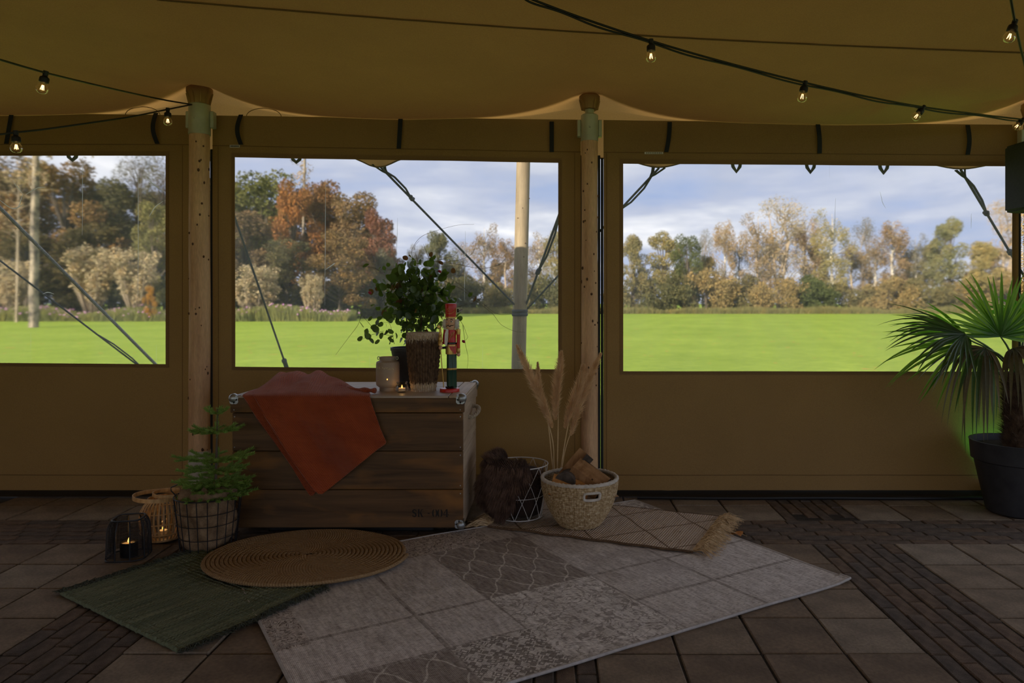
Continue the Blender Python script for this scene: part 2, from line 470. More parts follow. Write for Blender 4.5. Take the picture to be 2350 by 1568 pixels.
# ---------------------------------------------------------------- the setting: side-wall panels with clear windows
def wy(x, z): return 0.010 * nz((x * 1.6, 0.3, z * 0.5)) + 0.004 * nz((x * 5, 2.3, z * 0.8))
def wtop(x): return min(zbase(x) + 0.006, zc(x, YW) - 0.002)
def wx(px): return (px - CX) * YW / F
def wz(py): return H - (py - CY) * YW / F
def panel(name, x0, x1, hole, n):
    hx0, hx1, (ta, tb), (ba, bb) = hole       # window: x range, top at both ends, bottom at both ends
    def zt(x): return ta + (tb - ta) * (x - hx0) / (hx1 - hx0)
    def zb_(x): return ba + (bb - ba) * (x - hx0) / (hx1 - hx0)
    xl = [x0 + (hx0 - x0) * i / 4 for i in range(4)] + [hx0 + (hx1 - hx0) * i / n for i in range(n)] + [hx1 + (x1 - hx1) * i / 4 for i in range(5)]
    mb = MB()
    def zrow(x):
        a, b = zb_(x), zt(x)
        r = [0.012 + (a - 0.012) * i / 8 for i in range(8)] + [a + (b - a) * i / 10 for i in range(10)] + [b + (wtop(x) - b) * i / 5 for i in range(6)]
        return r
    zr = [zrow(x) for x in xl]; nr = len(zr[0])
    vs = [(x, YW + wy(x, z), z) for x, col in zip(xl, zr) for z in col]
    fs = []
    for i in range(len(xl) - 1):
        for j in range(nr - 1):
            if 4 <= i < 4 + n and 8 <= j < 18: continue
            fs.append((i * nr + j, (i + 1) * nr + j, (i + 1) * nr + j + 1, i * nr + j + 1))
    mb.add(vs, fs)
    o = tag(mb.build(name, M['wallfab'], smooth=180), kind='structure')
    # sewn border round the window, a hair proud of the panel
    def strip(pa, pb, wv, nm='hem', th=0.003, mi='hem', k=24):
        h = MB(); rows = []
        for off in (0.0, 1.0):
            rows.append([V((pa[0] + (pb[0] - pa[0]) * i / k + wv[0] * off, 0, pa[1] + (pb[1] - pa[1]) * i / k + wv[1] * off)) for i in range(k + 1)])
        f = [[V((p.x, YW + wy(p.x, p.z) - th, p.z)) for p in r] for r in rows]
        bk = [[V((p.x, YW + wy(p.x, p.z) + 0.001, p.z)) for p in r] for r in rows]
        h.grid([bk[0], f[0], f[1], bk[1]]); h.build(nm, M[mi], o)
    bw = 0.022
    strip((hx0 - bw, zt(hx0)), (hx1 + bw, zt(hx1)), (0, bw + 0.008)); strip((hx0 - bw, zb_(hx0)), (hx1 + bw, zb_(hx1)), (0, -bw))
    for x, sg in ((hx0, -1), (hx1, 1)): strip((x, zb_(x) - bw), (x, zt(x) + bw), (sg * bw, 0))
    # sewn lines: valance seam, bottom hem, vertical seams beside the window
    def line(pts_, r=0.0022):
        h = MB(); h.tube([(x, YW + wy(x, z) - 0.001, z) for x, z in pts_], r, 5); h.build('stitch_line', M['seam'], o)
    k = 20
    line([(x0 + (x1 - x0) * i / k, wtop(x0 + (x1 - x0) * i / k) * 0 + zt(x0 + (x1 - x0) * i / k) + 0.075) for i in range(k + 1)])
    line([(x0 + (x1 - x0) * i / k, 0.13) for i in range(k + 1)])
    for x in (hx0 - 0.11, hx1 + 0.11):
        if x0 < x < x1: line([(x, 0.13 + (zt(x) + 0.07 - 0.13) * i / k) for i in range(k + 1)], 0.0016)
    return o, (hx0, hx1, zt, zb_)

def pane(name, g):
    hx0, hx1, zt, zb_ = g; mb = MB(); rows = []
    for j in range(15):
        r = []
        for i in range(31):
            x = hx0 - 0.006 + (hx1 - hx0 + 0.012) * i / 30; a, b = zb_(x) - 0.006, zt(x) + 0.006; z = a + (b - a) * j / 14
            r.append((x, YW + 0.004 + wy(x, z) + 0.004 * nz((x * 3, 7, z * 1.2)), z))
        rows.append(r)
    mb.grid(rows)
    o = tag(mb.build(name, M['vinyl'], smooth=180), kind='structure')
    md = o.modifiers.new('sheet', 'SOLIDIFY'); md.thickness = 0.0015; md.offset = 0.0; md.use_rim = False
    return o

w1, g1 = panel('wall_left', wx(-520), wx(434), (wx(-420), wx(381), (wz(357), wz(358)), (wz(830), wz(836))), 26)
w2, g2 = panel('wall_center', wx(488), wx(1333), (wx(539), wx(1281), (wz(361), wz(374)), (wz(842), wz(848))), 26)
w3, g3 = panel('wall_right', wx(1385), wx(2338), (wx(1430), wx(2323), (wz(376), wz(382)), (wz(852), wz(853))), 26)
pane('window_1', g1); pane('window_2', g2); pane('window_3', g3)
w4, g4 = panel('wall_far_right', wx(2402), wx(2705), (wx(2450), wx(2660), (wz(384), wz(386)), (wz(853), wz(854))), 16)
pane('window_4', g4)
# creases pressed into the old vinyl
crz = [[(-5, 456), (28, 478), (55, 470)], [(60, 446), (85, 432), (105, 430)], [(52, 445), (32, 420)], [(52, 446), (42, 475), (28, 480)],
       [(338, 412), (355, 425), (380, 442)], [(343, 497), (356, 476), (374, 462)], [(98, 675), (110, 671), (124, 675)],
       [(745, 620), (765, 606), (768, 604)], [(320, 365), (318, 450), (318, 560), (317, 690)], [(190, 362), (190, 460), (189, 540)], [(747, 410), (746, 520), (745, 700)], [(912, 500), (911, 545), (909, 600)],
       [(1068, 530), (1067, 600), (1066, 690)], [(1918, 455), (1916, 520), (1915, 560)], [(2020, 440), (2026, 465), (2033, 478)], [(2230, 490), (2229, 525)]]
wins = {}
for k, q in enumerate(crz):
    mb = MB(); pts = smoothpath([V((wx(a), YW - 0.006, wz(b))) for a, b in q], 6)
    pts = [V((p.x + 0.002 * nz((p.z * 30, k, 0)), YW + 0.001 + wy(p.x, p.z), p.z)) for p in pts]
    n_ = len(pts); big = k in (0, 1, 2, 3, 4, 5, 6, 7)
    mb.tube(pts, [(0.0034 if big else 0.0018) * (0.3 + 0.7 * math.sin(PI * i / (n_ - 1))) for i in range(n_)], 5)
    mb.build('crease', M['crease'], bpy.data.objects['window_1' if q[0][0] < 400 else 'window_2' if q[0][0] < 1300 else 'window_3'])

# black straps that hold the rolled-up blinds
def strap(wall, top, bot, bulge, side):
    mb = MB(); n = 12; rows = [[], []]
    for i in range(n + 1):
        t = i / n; px = top[0] + (bot[0] - top[0]) * t + side * math.sin(PI * t); py = top[1] + (bot[1] - top[1]) * t
        y = YW - 0.012 - bulge * math.sin(PI * t)
        for q, s_ in ((0, -1), (1, 1)): rows[q].append(P(px + s_ * 5, py, y))
    back = [[p + V((0, 0.003, 0)) for p in r] for r in rows]
    mb.grid([back[0], rows[0], rows[1], back[1], back[0]])
    mb.build('strap', M['black_web'], wall)
for wl, a, b, bu, sd_ in ((w1, (26, 261), (14, 330), .01, 0), (w1, (358, 259), (361, 330), .03, -9), (w2, (553, 263), (553, 332), .03, -9), (w2, (919, 273), (915, 341), .01, 0),
                          (w2, (1266, 279), (1266, 349), .008, 0), (w3, (1537, 280), (1529, 349), .012, 2), (w3, (1877, 284), (1881, 352), .012, 2), (w3, (2221, 287), (2221, 355), .012, 4)):
    strap(wl, a, b, bu, sd_)
M['white_tag'] = mat('white_label', (0.55, 0.52, 0.46), rough=0.6)
M['ink'] = mat('dark_ink', (0.03, 0.025, 0.02), rough=0.7)
for wl, (a, b, c, d) in ((w2, (528, 333, 551, 339)), (w3, (1479, 349, 1522, 354))):
    mb = MB(); x = (wx(a) + wx(c)) / 2; z = (wz(b) + wz(d)) / 2
    mb.box((x, YW + wy(x, z) - 0.004, z), (wx(c) - wx(a), 0.002, wz(b) - wz(d))); o = mb.build('sewn_label', M['white_tag'], wl)
    mb = MB(); k = 9
    for i in range(k): mb.box((wx(a) + (wx(c) - wx(a)) * (0.12 + 0.76 * i / (k - 1)), YW + wy(x, z) - 0.0056, z), (0.0045, 0.001, 0.008))
    mb.build('print', M['ink'], o)
# black zip strips that close the gaps beside the masts
for k, (a, b, t, bt) in enumerate(((481, 487, 342, 1130), (1331.5, 1335, 356, 1130), (1372, 1378, 356, 1130), (1379, 1385, 362, 1130), (2338, 2345, 362, 1130))):
    mb = MB(); mb.bbox(((wx(a) + wx(b)) / 2, YW + 0.012, (wz(t) + wz(bt)) / 2), (wx(b) - wx(a), 0.014, wz(t) - wz(bt)), 0.003)
    tag(mb.build('trim_%d' % (k + 1), M['black_web'], smooth=0), kind='structure')
# dark mud flap along the foot of the wall
mb = MB(); rows = [[], [], []]
for i in range(81):
    x = -5 + 10 * i / 80; q = 0.012 * nz((x * 2, 1, 1))
    for r, (y, z) in zip(rows, ((YW - 0.004, 0.03), (YW - 0.018 + q, 0.012), (YW - 0.075 + q, 0.006))): r.append((x, y, z))
mb.grid(rows); tag(mb.build('baseboard_back', M['black_rubber'], smooth=180), kind='structure')
mb = MB(); mb.tube(smoothpath([V((x, YW - 0.13 + 0.03 * nz((x, 4, 4)), 0.011)) for x in [0.55 + 0.25 * i for i in range(11)]], 4), 0.011, 8)
tag(mb.build('floor_cable', M['black_rubber']), 'thick black cable lying on the paving along the foot of the tent wall', 'cable')

# the closed left end of the tent, out of view (its right end and rear stand open)
mb = MB(); mb.grid([[(-7.6, y, 0.0)] + [(-7.6, y, zc(-7.6, y) * t / 4) for t in range(1, 5)] for y in [-4.6 + 0.57 * i for i in range(17)]])
tag(mb.build('wall_end_left', M['wallfab'], smooth=180), kind='structure')
# ---------------------------------------------------------------- masts
kb = MB(); kb.ball((0, 0, 0), 1.0, 8, 5); KNOT = kb.mesh('knot', M['knot'])
def mast(i, label, r0, sleeve, neck, cap, px, foot=False):
    """px: centre pixel column; sleeve, neck, cap: pixel rows"""
    x, y = POLES[i]; root = thing('tent_pole', label, 'pole', (x, y, 0), 'wooden tent poles')
    z_s0, z_s1 = H - (sleeve[1] - CY) * y / F, H - (sleeve[0] - CY) * y / F
    mb = MB(); prof = [(r0 * (1.03 - 0.05 * j / 30), (z_s0 + 0.01) * j / 30) for j in range(31)]
    mb.lathe([(0, 0)] + prof, 20, (x, y, 0), fn=lambda a, r, z, j: (r + (0.003 * nz((math.cos(a), math.sin(a), z * 1.4 + i * 9)) + 0.0015 * nz((math.cos(a) * 3, math.sin(a) * 3, z * 6)) if r else 0), z))
    pole_ = mb.build('timber', M['timber'], root, 180)
    for q in range(34):
        a = rnd(-PI, 0.0); z = rnd(0.2, z_s0 - 0.05); rr = rnd(0.003, 0.008)
        inst('knot', KNOT, pole_, (x + math.cos(a) * r0 * 1.0, y + math.sin(a) * r0 * 1.0, z), sc=(rr, rr, rr * rnd(1.0, 1.7)))
    mb = MB(); rs = r0 * 1.05
    mb.lathe([(0, z_s0), (rs, z_s0), (rs, z_s1), (rs * 0.9, z_s1 + 0.006), (0, z_s1 + 0.006)], 28, (x, y, 0)); s_ = mb.build('metal_sleeve', M['galv'], root)
    mb = MB(); mb.ball((x, y - rs, (z_s0 + z_s1) / 2), 0.008, 10, 6, (1, .6, .8)); mb.build('rivet', M['galv'], s_)
    for sg in (-1, 1):
        mb = MB(); mb.bbox((x + sg * (rs + 0.012), y + 0.02, z_s0 + (z_s1 - z_s0) * 0.52), (0.024, 0.05, 0.11), 0.004); mb.build('bracket', M['galv'], root)
    zn = H - (neck - CY) * y / F; z0, z1 = H - (cap[1] - CY) * y / F, H - (cap[0] - CY) * y / F
    mb = MB(); mb.lathe([(r0 * 0.55, z_s1), (r0 * 0.55, zn + 0.02)], 20, (x, y, 0)); mb.build('neck', M['galv'], root)
    mb = MB(); rc = r0 * 1.26
    mb.lathe([(0, z0), (rc * 0.72, z0), (rc * 0.8, z0 + (z1 - z0) * 0.3), (rc, z0 + (z1 - z0) * 0.66), (rc * 1.0, z1 - 0.012), (rc * 0.8, z1), (0, z1)], 28, (x, y, 0))
    cp = mb.build('cap', M['cap_rubber'], root)
    for k in range(10):
        a = 2 * PI * k / 10 + 0.2; mb = MB()
        mb.prism([V((x, y, 0)) + V((math.cos(a) * r_, math.sin(a) * r_, z_)) + V((-math.sin(a), math.cos(a), 0)) * -0.004 for r_, z_ in ((rc * .7, z0), (rc * .84, z0), (rc * 1.04, z0 + (z1 - z0) * .62), (rc * .9, z0 + (z1 - z0) * .62))], V((-math.sin(a), math.cos(a), 0)) * 0.008)
        mb.build('rib', M['cap_rubber'], cp)
    if foot:
        mb = MB(); mb.lathe([(r0 * 1.06, 0.0), (r0 * 1.06, 0.31), (r0 * 0.99, 0.312)], 28, (x, y, 0)); mb.build('foot_sleeve', M['foot'], root)
    return root
mast(0, 'peeled wooden tent pole behind the potted fir, grey plastic sleeve at its foot', 0.064, (242, 310), 240, (200, 240), 458, True)
mast(1, 'peeled wooden tent pole behind the basket of firewood', 0.054, (266, 325), 252, (218, 252), 1353)
mast(2, 'wooden tent pole at the right edge beside the loudspeaker', 0.060, (285, 350), 270, (235, 270), 2374)
# ---------------------------------------------------------------- outdoors: lawn
m, t, out = newmat('lawn')
vec = coords(t)
c = ramp(t, fleck(t, vec, 0.22, 5.0, 0.6), [(0.3, (0.200, 0.285, 0.024)), (0.7, (0.270, 0.358, 0.040))])
c = mixc(t, 1.0, c, ramp(t, fleck(t, coords(t, 'Object', (1.0, 2.2, 1)), 3.5, 6.0, 0.75), [(0.3, (0.66, 0.74, 0.6)), (0.7, (1.27, 1.19, 1.3))]), 'MULTIPLY')
wv = nd(t, 'ShaderNodeTexWave', {'Vector': coords(t, 'Object', (0.22, 0.22, 1), (0, 0, 0.25)), 'Scale': 1.0, 'Distortion': 0.6}, wave_type='BANDS')
c = mixc(t, 1.0, c, ramp(t, wv.outputs['Fac'], [(0, (0.975,) * 3), (1, (1.025,) * 3)]), 'MULTIPLY')
lf = fleck(t, coords(t, 'Object', (1.0, 1.0, 1)), 3.1, 1.0)
c = mixc(t, mth(t, 'GREATER_THAN', lf, 0.735), c, (0.42, 0.24, 0.05))
p = nd(t, 'ShaderNodeBsdfPrincipled', {'Base Color': c, 'Roughness': 0.9, 'Specular IOR Level': 0.1, 'Normal': bumpn(t, fleck(t, vec, 30, 3.0), 0.5, 0.03)})
t.links.new(p.outputs[0], out.inputs[0]); M['lawn'] = m
mb = MB(); mb.grid([[(x, y, -0.085) for x in (-320, -60, 0, 60, 320)] for y in (-200, -20, 0, 20, 60, 100, 300)])
lawn = tag(mb.build('ground', M['lawn'], smooth=0), kind='structure')

M['leaves'] = foliage('tree_leaves', 0.3)
M['bark'] = mat('dark_bark', (0.07, 0.052, 0.038), (0.14, 0.11, 0.08), 4, 0.9, stretch=(1, 1, .2))
M['birch'] = mat('birch_bark', (0.10, 0.08, 0.06), (0.62, 0.56, 0.46), 2.2, 0.8, stretch=(1, 1, 1.6), lo=0.36, hi=0.52)
M['lonebark'] = mat('mottled_birch', (0.06, 0.05, 0.042), (0.36, 0.29, 0.21), 1.6, 0.85, stretch=(2, 2, 1.2), lo=0.38, hi=0.6)
M['tanbark'] = mat('pale_bark', (0.26, 0.20, 0.14), (0.42, 0.33, 0.23), 3, 0.85, stretch=(1, 1, .3))

def leafcloud(mb, pts, size, n, rr, flat=0.8):
    for _ in range(n):
        c, r = random.choice(pts)
        d = V((random.gauss(0, 1), random.gauss(0, 1), random.gauss(0, 1))).normalized() * (r * rnd(0.35, 1.0) ** 0.6)
        d.z *= flat
        q = V(c) + d; s = size * rnd(0.6, 1.3)
        a = V((random.gauss(0, 1), random.gauss(0, 1), random.gauss(0, 0.7))).normalized(); b = a.orthogonal().normalized()
        b = (b * math.cos(rr * rnd(0, 6)) + a.cross(b) * math.sin(rnd(0, 6))).normalized()
        mb.add([q - a * s, q + b * s * 0.6, q + a * s, q - b * s * 0.6], [(0, 1, 2, 3)])

def tree_kind(kind, seed):
    """meshes of a tree 10 m tall: (wood, crown)"""
    random.seed(seed); wood = MB(); cr = MB(); blobs = []
    if kind == 'broad':
        wood.tube([(0, 0, 0), (0.1, 0, 2), (0, 0.1, 5), (0.1, 0, 9)], [0.26, 0.2, 0.13, 0.03], 7)
        for k in range(26):
            a = rnd(0, 2 * PI); z = rnd(1.6, 9.2); R = 3.3 * math.sin(PI * min(1, (z + 1.2) / 11.2)) ** 0.7
            r = R * rnd(0.35, 0.95); e = V((math.cos(a) * r, math.sin(a) * r, z))
            wood.tube([(0, 0, z * 0.6), e * 0.6 + V((0, 0, z * 0.3)), e], [0.08, 0.05, 0.02], 5); blobs.append((e, rnd(0.8, 1.35)))
        leafcloud(cr, blobs, 0.115, 11000, 1)
    elif kind == 'birch':
        wood.tube([(0, 0, 0), (0.1, 0, 2.5), (-0.05, 0.1, 5.5), (0.12, 0, 8), (0.05, 0, 10)], [0.17, 0.14, 0.10, 0.06, 0.015], 7)
        for k in range(34):
            a = rnd(0, 2 * PI); z = rnd(3.0, 9.6); R = 1.75 * (1 - ((z - 6) / 4.6) ** 2 * 0.7)
            r = R * rnd(0.4, 1.0); e = V((math.cos(a) * r, math.sin(a) * r, z + rnd(-.3, .5)))
            wood.tube([(0, 0, z * 0.86), e * 0.7 + V((0, 0, z * 0.3)), e, e + V((0.1, 0, -0.8))], [0.04, 0.022, 0.014, 0.006], 4)
            for q in range(3): blobs.append((e + V((rnd(-.3, .3), rnd(-.3, .3), -0.35 * q)), rnd(0.35, 0.6)))
        leafcloud(cr, blobs, 0.075, 7500, 1, 1.2)
    elif kind == 'bare':
        for k in range(3):
            ox = rnd(-.5, .5)
            wood.tube([(ox, 0, 0), (ox + rnd(-.3, .3), 0, 3), (ox + rnd(-.6, .6), 0.1, 6.5), (ox + rnd(-.8, .8), 0, 10)], [0.14, 0.11, 0.07, 0.01], 6)
        for k in range(70):
            a = rnd(0, 2 * PI); z = rnd(2.5, 9.4); r = 2.1 * rnd(0.3, 1.0) * (0.5 + 0.5 * math.sin(PI * z / 11)); e = V((math.cos(a) * r, math.sin(a) * r, z + rnd(.3, 1.1)))
            wood.tube([(rnd(-.4, .4), 0, z - 0.6), e * 0.6 + V((0, 0, z * 0.38)), e], [0.03, 0.02, 0.008], 4); blobs.append((e, rnd(0.5, 0.8)))
        leafcloud(cr, blobs, 0.06, 6000, 1, 1.1)
    elif kind == 'shrub':
        for k in range(40):
            a = rnd(0, 2 * PI); r = rnd(0.3, 1.0) * 3.6; e = V((math.cos(a) * r, math.sin(a) * r, rnd(5.5, 10)))
            wood.tube([(e.x * 0.15, e.y * 0.15, 0), (e.x * 0.7, e.y * 0.7, e.z * 0.5), e], [0.12, 0.08, 0.03], 4)
            for q in range(3): blobs.append((e * (1 - 0.22 * q), rnd(0.8, 1.3)))
        leafcloud(cr, blobs, 0.20, 9000, 1)
    elif kind == 'bush':
        wood.tube([(0, 0, 0), (0, 0, 5)], [0.5, 0.2], 6)
        for k in range(36):
            a = rnd(0, 2 * PI); r = rnd(0, 1) ** 0.5 * 6.5; blobs.append((V((math.cos(a) * r, math.sin(a) * r, rnd(0.6, 8.0 - r * 0.5))), rnd(1.5, 2.6)))
        leafcloud(cr, blobs, 0.25, 9500, 1)
    return wood, cr
KINDS_ = {}
def tree(name, kind, var, label, px, top, wpx, Y, col, bark='bark', group=None, cat='tree'):
    key = (kind, var)
    if key not in KINDS_:
        wd, cr = tree_kind(kind, 40 + var * 7 + len(kind)); KINDS_[key] = (wd, cr.mesh('crown', M['leaves'], smooth=0), {})
    wd, crm, wms = KINDS_[key]
    if bark not in wms: wms[bark] = wd.mesh('trunk', M[bark], smooth=180)
    x = (px - CX) * Y / F; h = H - (top - CY) * Y / F + 0.085; base = {'broad': 7.4, 'birch': 3.9, 'bare': 4.4, 'shrub': 8.2, 'bush': 15.5}[kind]
    root = thing(name, label, cat, (x, Y, -0.085), group)
    sx = wpx * Y / F / base; rz = rnd(0, 6.28)
    for nm, me in (('trunk', wms[bark]), ('crown', crm)):
        o = bpy.data.objects.new(nm, me); COL.objects.link(o); o.parent = root; o.scale = (sx, sx, h / 10.2); o.rotation_euler.z = rz; o.color = c4(col)
    return root

BR_, OL, OR, RD, DG, YG, TN, GY, YL = (0.19, 0.135, 0.075), (0.145, 0.13, 0.065), (0.29, 0.165, 0.06), (0.24, 0.115, 0.075), (0.055, 0.075, 0.03), (0.25, 0.23, 0.09), (0.36, 0.27, 0.16), (0.19, 0.175, 0.12), (0.40, 0.30, 0.11)
random.seed(5)
WG = 'autumn trees of the dense wood on the left'
WOOD = [  # px, top row, width, distance, kind, variant, colour, what tells it apart
    (-120, 330, 300, 60, 'broad', 0, OR, 'rusty brown tree at the very left end of the wood'),
    (20, 335, 300, 66, 'broad', 1, BR_, 'tall brown tree behind the lone trunk on the left lawn'),
    (150, 352, 280, 62, 'broad', 2, (0.25, 0.16, 0.07), 'tall amber crown right of the lone trunk in the left window'),
    (262, 398, 220, 64, 'broad', 0, OL, 'olive crown over the pale shrubs, lower than its neighbours'),
    (318, 362, 150, 70, 'bare', 0, GY, 'thin half-bare tree against the sky in the left window'),
    (372, 365, 120, 66, 'bare', 1, OL, 'thin half-bare tree beside the right border of the left window'),
    (352, 450, 130, 56, 'broad', 1, YG, 'yellow-green tree low beside the right border of the left window'),
    (470, 372, 230, 64, 'broad', 2, BR_, 'brown tree half hidden by the left tent pole'),
    (600, 378, 250, 63, 'broad', 1, (0.16, 0.165, 0.055), 'tall dark green crown at the left side of the middle window'),
    (560, 470, 190, 56, 'broad', 0, BR_, 'brown tree in front of the tall dark green crown'),
    (672, 398, 150, 58, 'broad', 2, (0.33, 0.155, 0.055), 'bright orange tree left of the thin white trunk'),
    (742, 402, 190, 62, 'broad', 0, (0.25, 0.135, 0.06), 'orange tree with a reddish top behind the thin white trunk'),
    (815, 425, 190, 60, 'broad', 1, (0.24, 0.16, 0.08), 'brown crown right of the orange trees'),
    (862, 470, 130, 58, 'broad', 2, RD, 'reddish brown tree at the right end of the wood'),
    (780, 520, 190, 53, 'broad', 2, (0.24, 0.16, 0.07), 'lower brown tree in front of the right end of the wood'),
    (660, 540, 180, 53, 'broad', 1, OL, 'lower olive tree in front of the bright orange tree'),
    (885, 560, 90, 57, 'broad', 0, GY, 'small grey-green tree at the foot of the right end of the wood'),
    (60, 520, 220, 55, 'broad', 0, (0.15, 0.12, 0.05), 'dark low tree right behind the lone trunk'),
    (210, 500, 210, 57, 'broad', 2, (0.12, 0.10, 0.045), 'dark low tree behind the left pale shrub'),
]
for (px, tp, wd_, Y, kd, vr, col, lab) in WOOD:
    col = tuple(x * 0.86 for x in col); tree('autumn_tree', kd, vr, lab, px, tp, wd_, Y, col, group=WG)
random.seed(14)
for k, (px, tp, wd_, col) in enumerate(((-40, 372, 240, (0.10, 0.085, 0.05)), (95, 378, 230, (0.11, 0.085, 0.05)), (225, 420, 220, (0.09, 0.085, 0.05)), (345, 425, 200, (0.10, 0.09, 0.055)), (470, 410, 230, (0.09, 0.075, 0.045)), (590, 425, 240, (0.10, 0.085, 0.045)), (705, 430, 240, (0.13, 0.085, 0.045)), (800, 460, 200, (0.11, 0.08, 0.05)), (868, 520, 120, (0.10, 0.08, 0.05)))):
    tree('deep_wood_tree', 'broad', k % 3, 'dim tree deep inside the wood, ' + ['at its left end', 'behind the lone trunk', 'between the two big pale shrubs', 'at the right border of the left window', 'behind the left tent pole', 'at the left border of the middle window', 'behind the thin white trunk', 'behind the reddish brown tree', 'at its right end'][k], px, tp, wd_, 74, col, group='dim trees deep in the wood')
random.seed(8)
for k, (px, tp, wd_, Y, lab) in enumerate(((-60, 570, 260, 58, 'at the left end'), (130, 580, 260, 61, 'behind the lone trunk'), (330, 565, 240, 60, 'below the thin half-bare trees'), (500, 575, 240, 60, 'behind the left tent pole'),
                                  (640, 590, 220, 57, 'below the bright orange tree'), (790, 590, 220, 57, 'right of the thin white trunk'), (890, 610, 130, 60, 'at the right end of the wood'))):
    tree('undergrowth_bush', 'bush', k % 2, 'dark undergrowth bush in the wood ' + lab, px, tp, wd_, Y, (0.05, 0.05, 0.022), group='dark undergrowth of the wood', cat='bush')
CG = 'trees beyond the far end of the lawn'
FAR = [
    (958, 560, 60, 84, 'birch', 0, GY, 'bark', 'small grey tree just right of the wood behind the potted vine'),
    (1005, 522, 100, 86, 'broad', 0, (0.17, 0.17, 0.09), 'bark', 'grey-green tree above the potted vine'),
    (1062, 560, 70, 88, 'bare', 0, TN, 'tanbark', 'pale tree right above the nutcracker'),
    (1112, 518, 86, 84, 'birch', 1, (0.30, 0.22, 0.13), 'birch', 'brown birch left of the outdoor post'),
    (1160, 545, 70, 82, 'birch', 0, (0.28, 0.19, 0.11), 'tanbark', 'brown tree touching the left side of the outdoor post'),
    (1238, 535, 80, 86, 'birch', 1, TN, 'birch', 'tan tree just right of the outdoor post'),
    (1280, 518, 90, 84, 'broad', 1, (0.28, 0.24, 0.11), 'bark', 'yellow-green tree at the right border of the middle window'),
    (1455, 530, 90, 80, 'broad', 0, (0.26, 0.22, 0.10), 'bark', 'olive tree at the left border of the right window'),
    (1522, 524, 130, 82, 'broad', 2, (0.30, 0.25, 0.10), 'bark', 'broad yellow-olive crown near the left of the right window'),
    (1578, 530, 100, 80, 'broad', 1, (0.11, 0.125, 0.045), 'bark', 'darkest green crown in the right window'),
    (1618, 532, 50, 86, 'bare', 1, GY, 'tanbark', 'thin grey tree right of the darkest green crown'),
    (1662, 505, 70, 84, 'birch', 0, (0.38, 0.27, 0.14), 'birch', 'slim tan birch standing free left of the tallest trees'),
    (1696, 545, 50, 88, 'birch', 1, GY, 'bark', 'small dark birch just right of the slim tan birch'),
    (1738, 495, 100, 82, 'birch', 1, TN, 'tanbark', 'tan birch at the left of the tallest trees'),
    (1798, 462, 150, 84, 'bare', 0, (0.44, 0.36, 0.22), 'tanbark', 'tallest tree, half bare, in the middle of the right window'),
    (1846, 500, 90, 86, 'birch', 0, (0.36, 0.25, 0.15), 'bark', 'brown birch right of the tallest tree'),
    (1908, 486, 96, 80, 'birch', 1, (0.34, 0.29, 0.12), 'birch', 'yellow-green birch with a bright white trunk'),
    (1985, 503, 74, 86, 'bare', 1, GY, 'tanbark', 'greyish half-bare tree right of the white trunked birch'),
    (2048, 504, 92, 82, 'birch', 0, (0.33, 0.23, 0.13), 'birch', 'russet birch with a slanting pale trunk'),
    (2102, 540, 60, 84, 'birch', 1, GY, 'birch', 'low grey-green birch right of the russet birch'),
    (2180, 488, 110, 80, 'broad', 2, (0.24, 0.23, 0.11), 'bark', 'grey-green crown above the palm'),
    (2250, 545, 110, 78, 'broad', 0, (0.36, 0.29, 0.12), 'bark', 'yellowish lower crown behind the palm'),
    (2318, 468, 150, 80, 'bare', 0, (0.52, 0.36, 0.16), 'tanbark', 'tan half-bare tree at the right border of the right window'),
]
FAR += [
    (1622, 580, 80, 83, 'broad', 0, (0.27, 0.21, 0.09), 'bark', 'low golden tree right of the darkest green crown'),
    (1768, 545, 80, 88, 'birch', 0, (0.30, 0.23, 0.13), 'tanbark', 'lower brown birch behind the left side of the tallest tree'),
    (1872, 560, 90, 87, 'broad', 2, (0.24, 0.20, 0.11), 'bark', 'low brown tree left of the white trunked birch'),
    (1955, 560, 90, 87, 'birch', 0, (0.32, 0.24, 0.14), 'tanbark', 'low tan birch right of the white trunked birch'),
    (2010, 548, 80, 84, 'birch', 1, (0.30, 0.22, 0.12), 'birch', 'brown birch left of the russet birch'),
    (2085, 570, 90, 86, 'broad', 1, (0.29, 0.23, 0.12), 'bark', 'low tan tree right of the russet birch'),
    (2140, 550, 90, 83, 'broad', 0, (0.25, 0.22, 0.11), 'bark', 'low yellow-grey tree left of the crown above the palm'),
    (2290, 560, 110, 84, 'broad', 2, (0.38, 0.28, 0.13), 'bark', 'low tan crown just left of the right border of the right window'),
    (1145, 590, 90, 86, 'broad', 2, (0.22, 0.18, 0.10), 'bark', 'low brown tree between the brown birch and the outdoor post'),
    (1040, 590, 90, 87, 'broad', 1, (0.19, 0.17, 0.09), 'bark', 'low olive tree right of the grey-green tree above the potted vine'),
]
random.seed(9)
for (px, tp, wd_, Y, kd, vr, col, bk, lab) in FAR: tree('field_tree', kd, vr, lab, px, tp, wd_, Y, col, bk, CG)
UND = [(940, 640, 110, 'behind the drum', 0), (1010, 632, 120, 'above the nutcracker', 1), (1090, 628, 120, 'left of the outdoor post', 0), (1180, 632, 120, 'right behind the outdoor post', 1), (1275, 625, 120, 'at the right border of the middle window', 0),
       (1450, 625, 110, 'at the left border of the right window', 1), (1530, 622, 120, 'under the broad yellow-olive crown', 0), (1620, 600, 120, 'golden, right of the darkest green crown', 2), (1700, 625, 120, 'under the slim tan birch', 1), (1785, 630, 120, 'under the tallest tree', 2),
       (1862, 625, 110, 'dark green, left of the white birch trunk', 3), (1950, 640, 110, 'right of the white birch trunk', 1), (2040, 628, 120, 'under the russet birch', 2), (2125, 630, 120, 'left of the palm top', 1), (2215, 618, 130, 'behind the palm top', 2), (2310, 610, 130, 'at the right border of the right window', 2)]
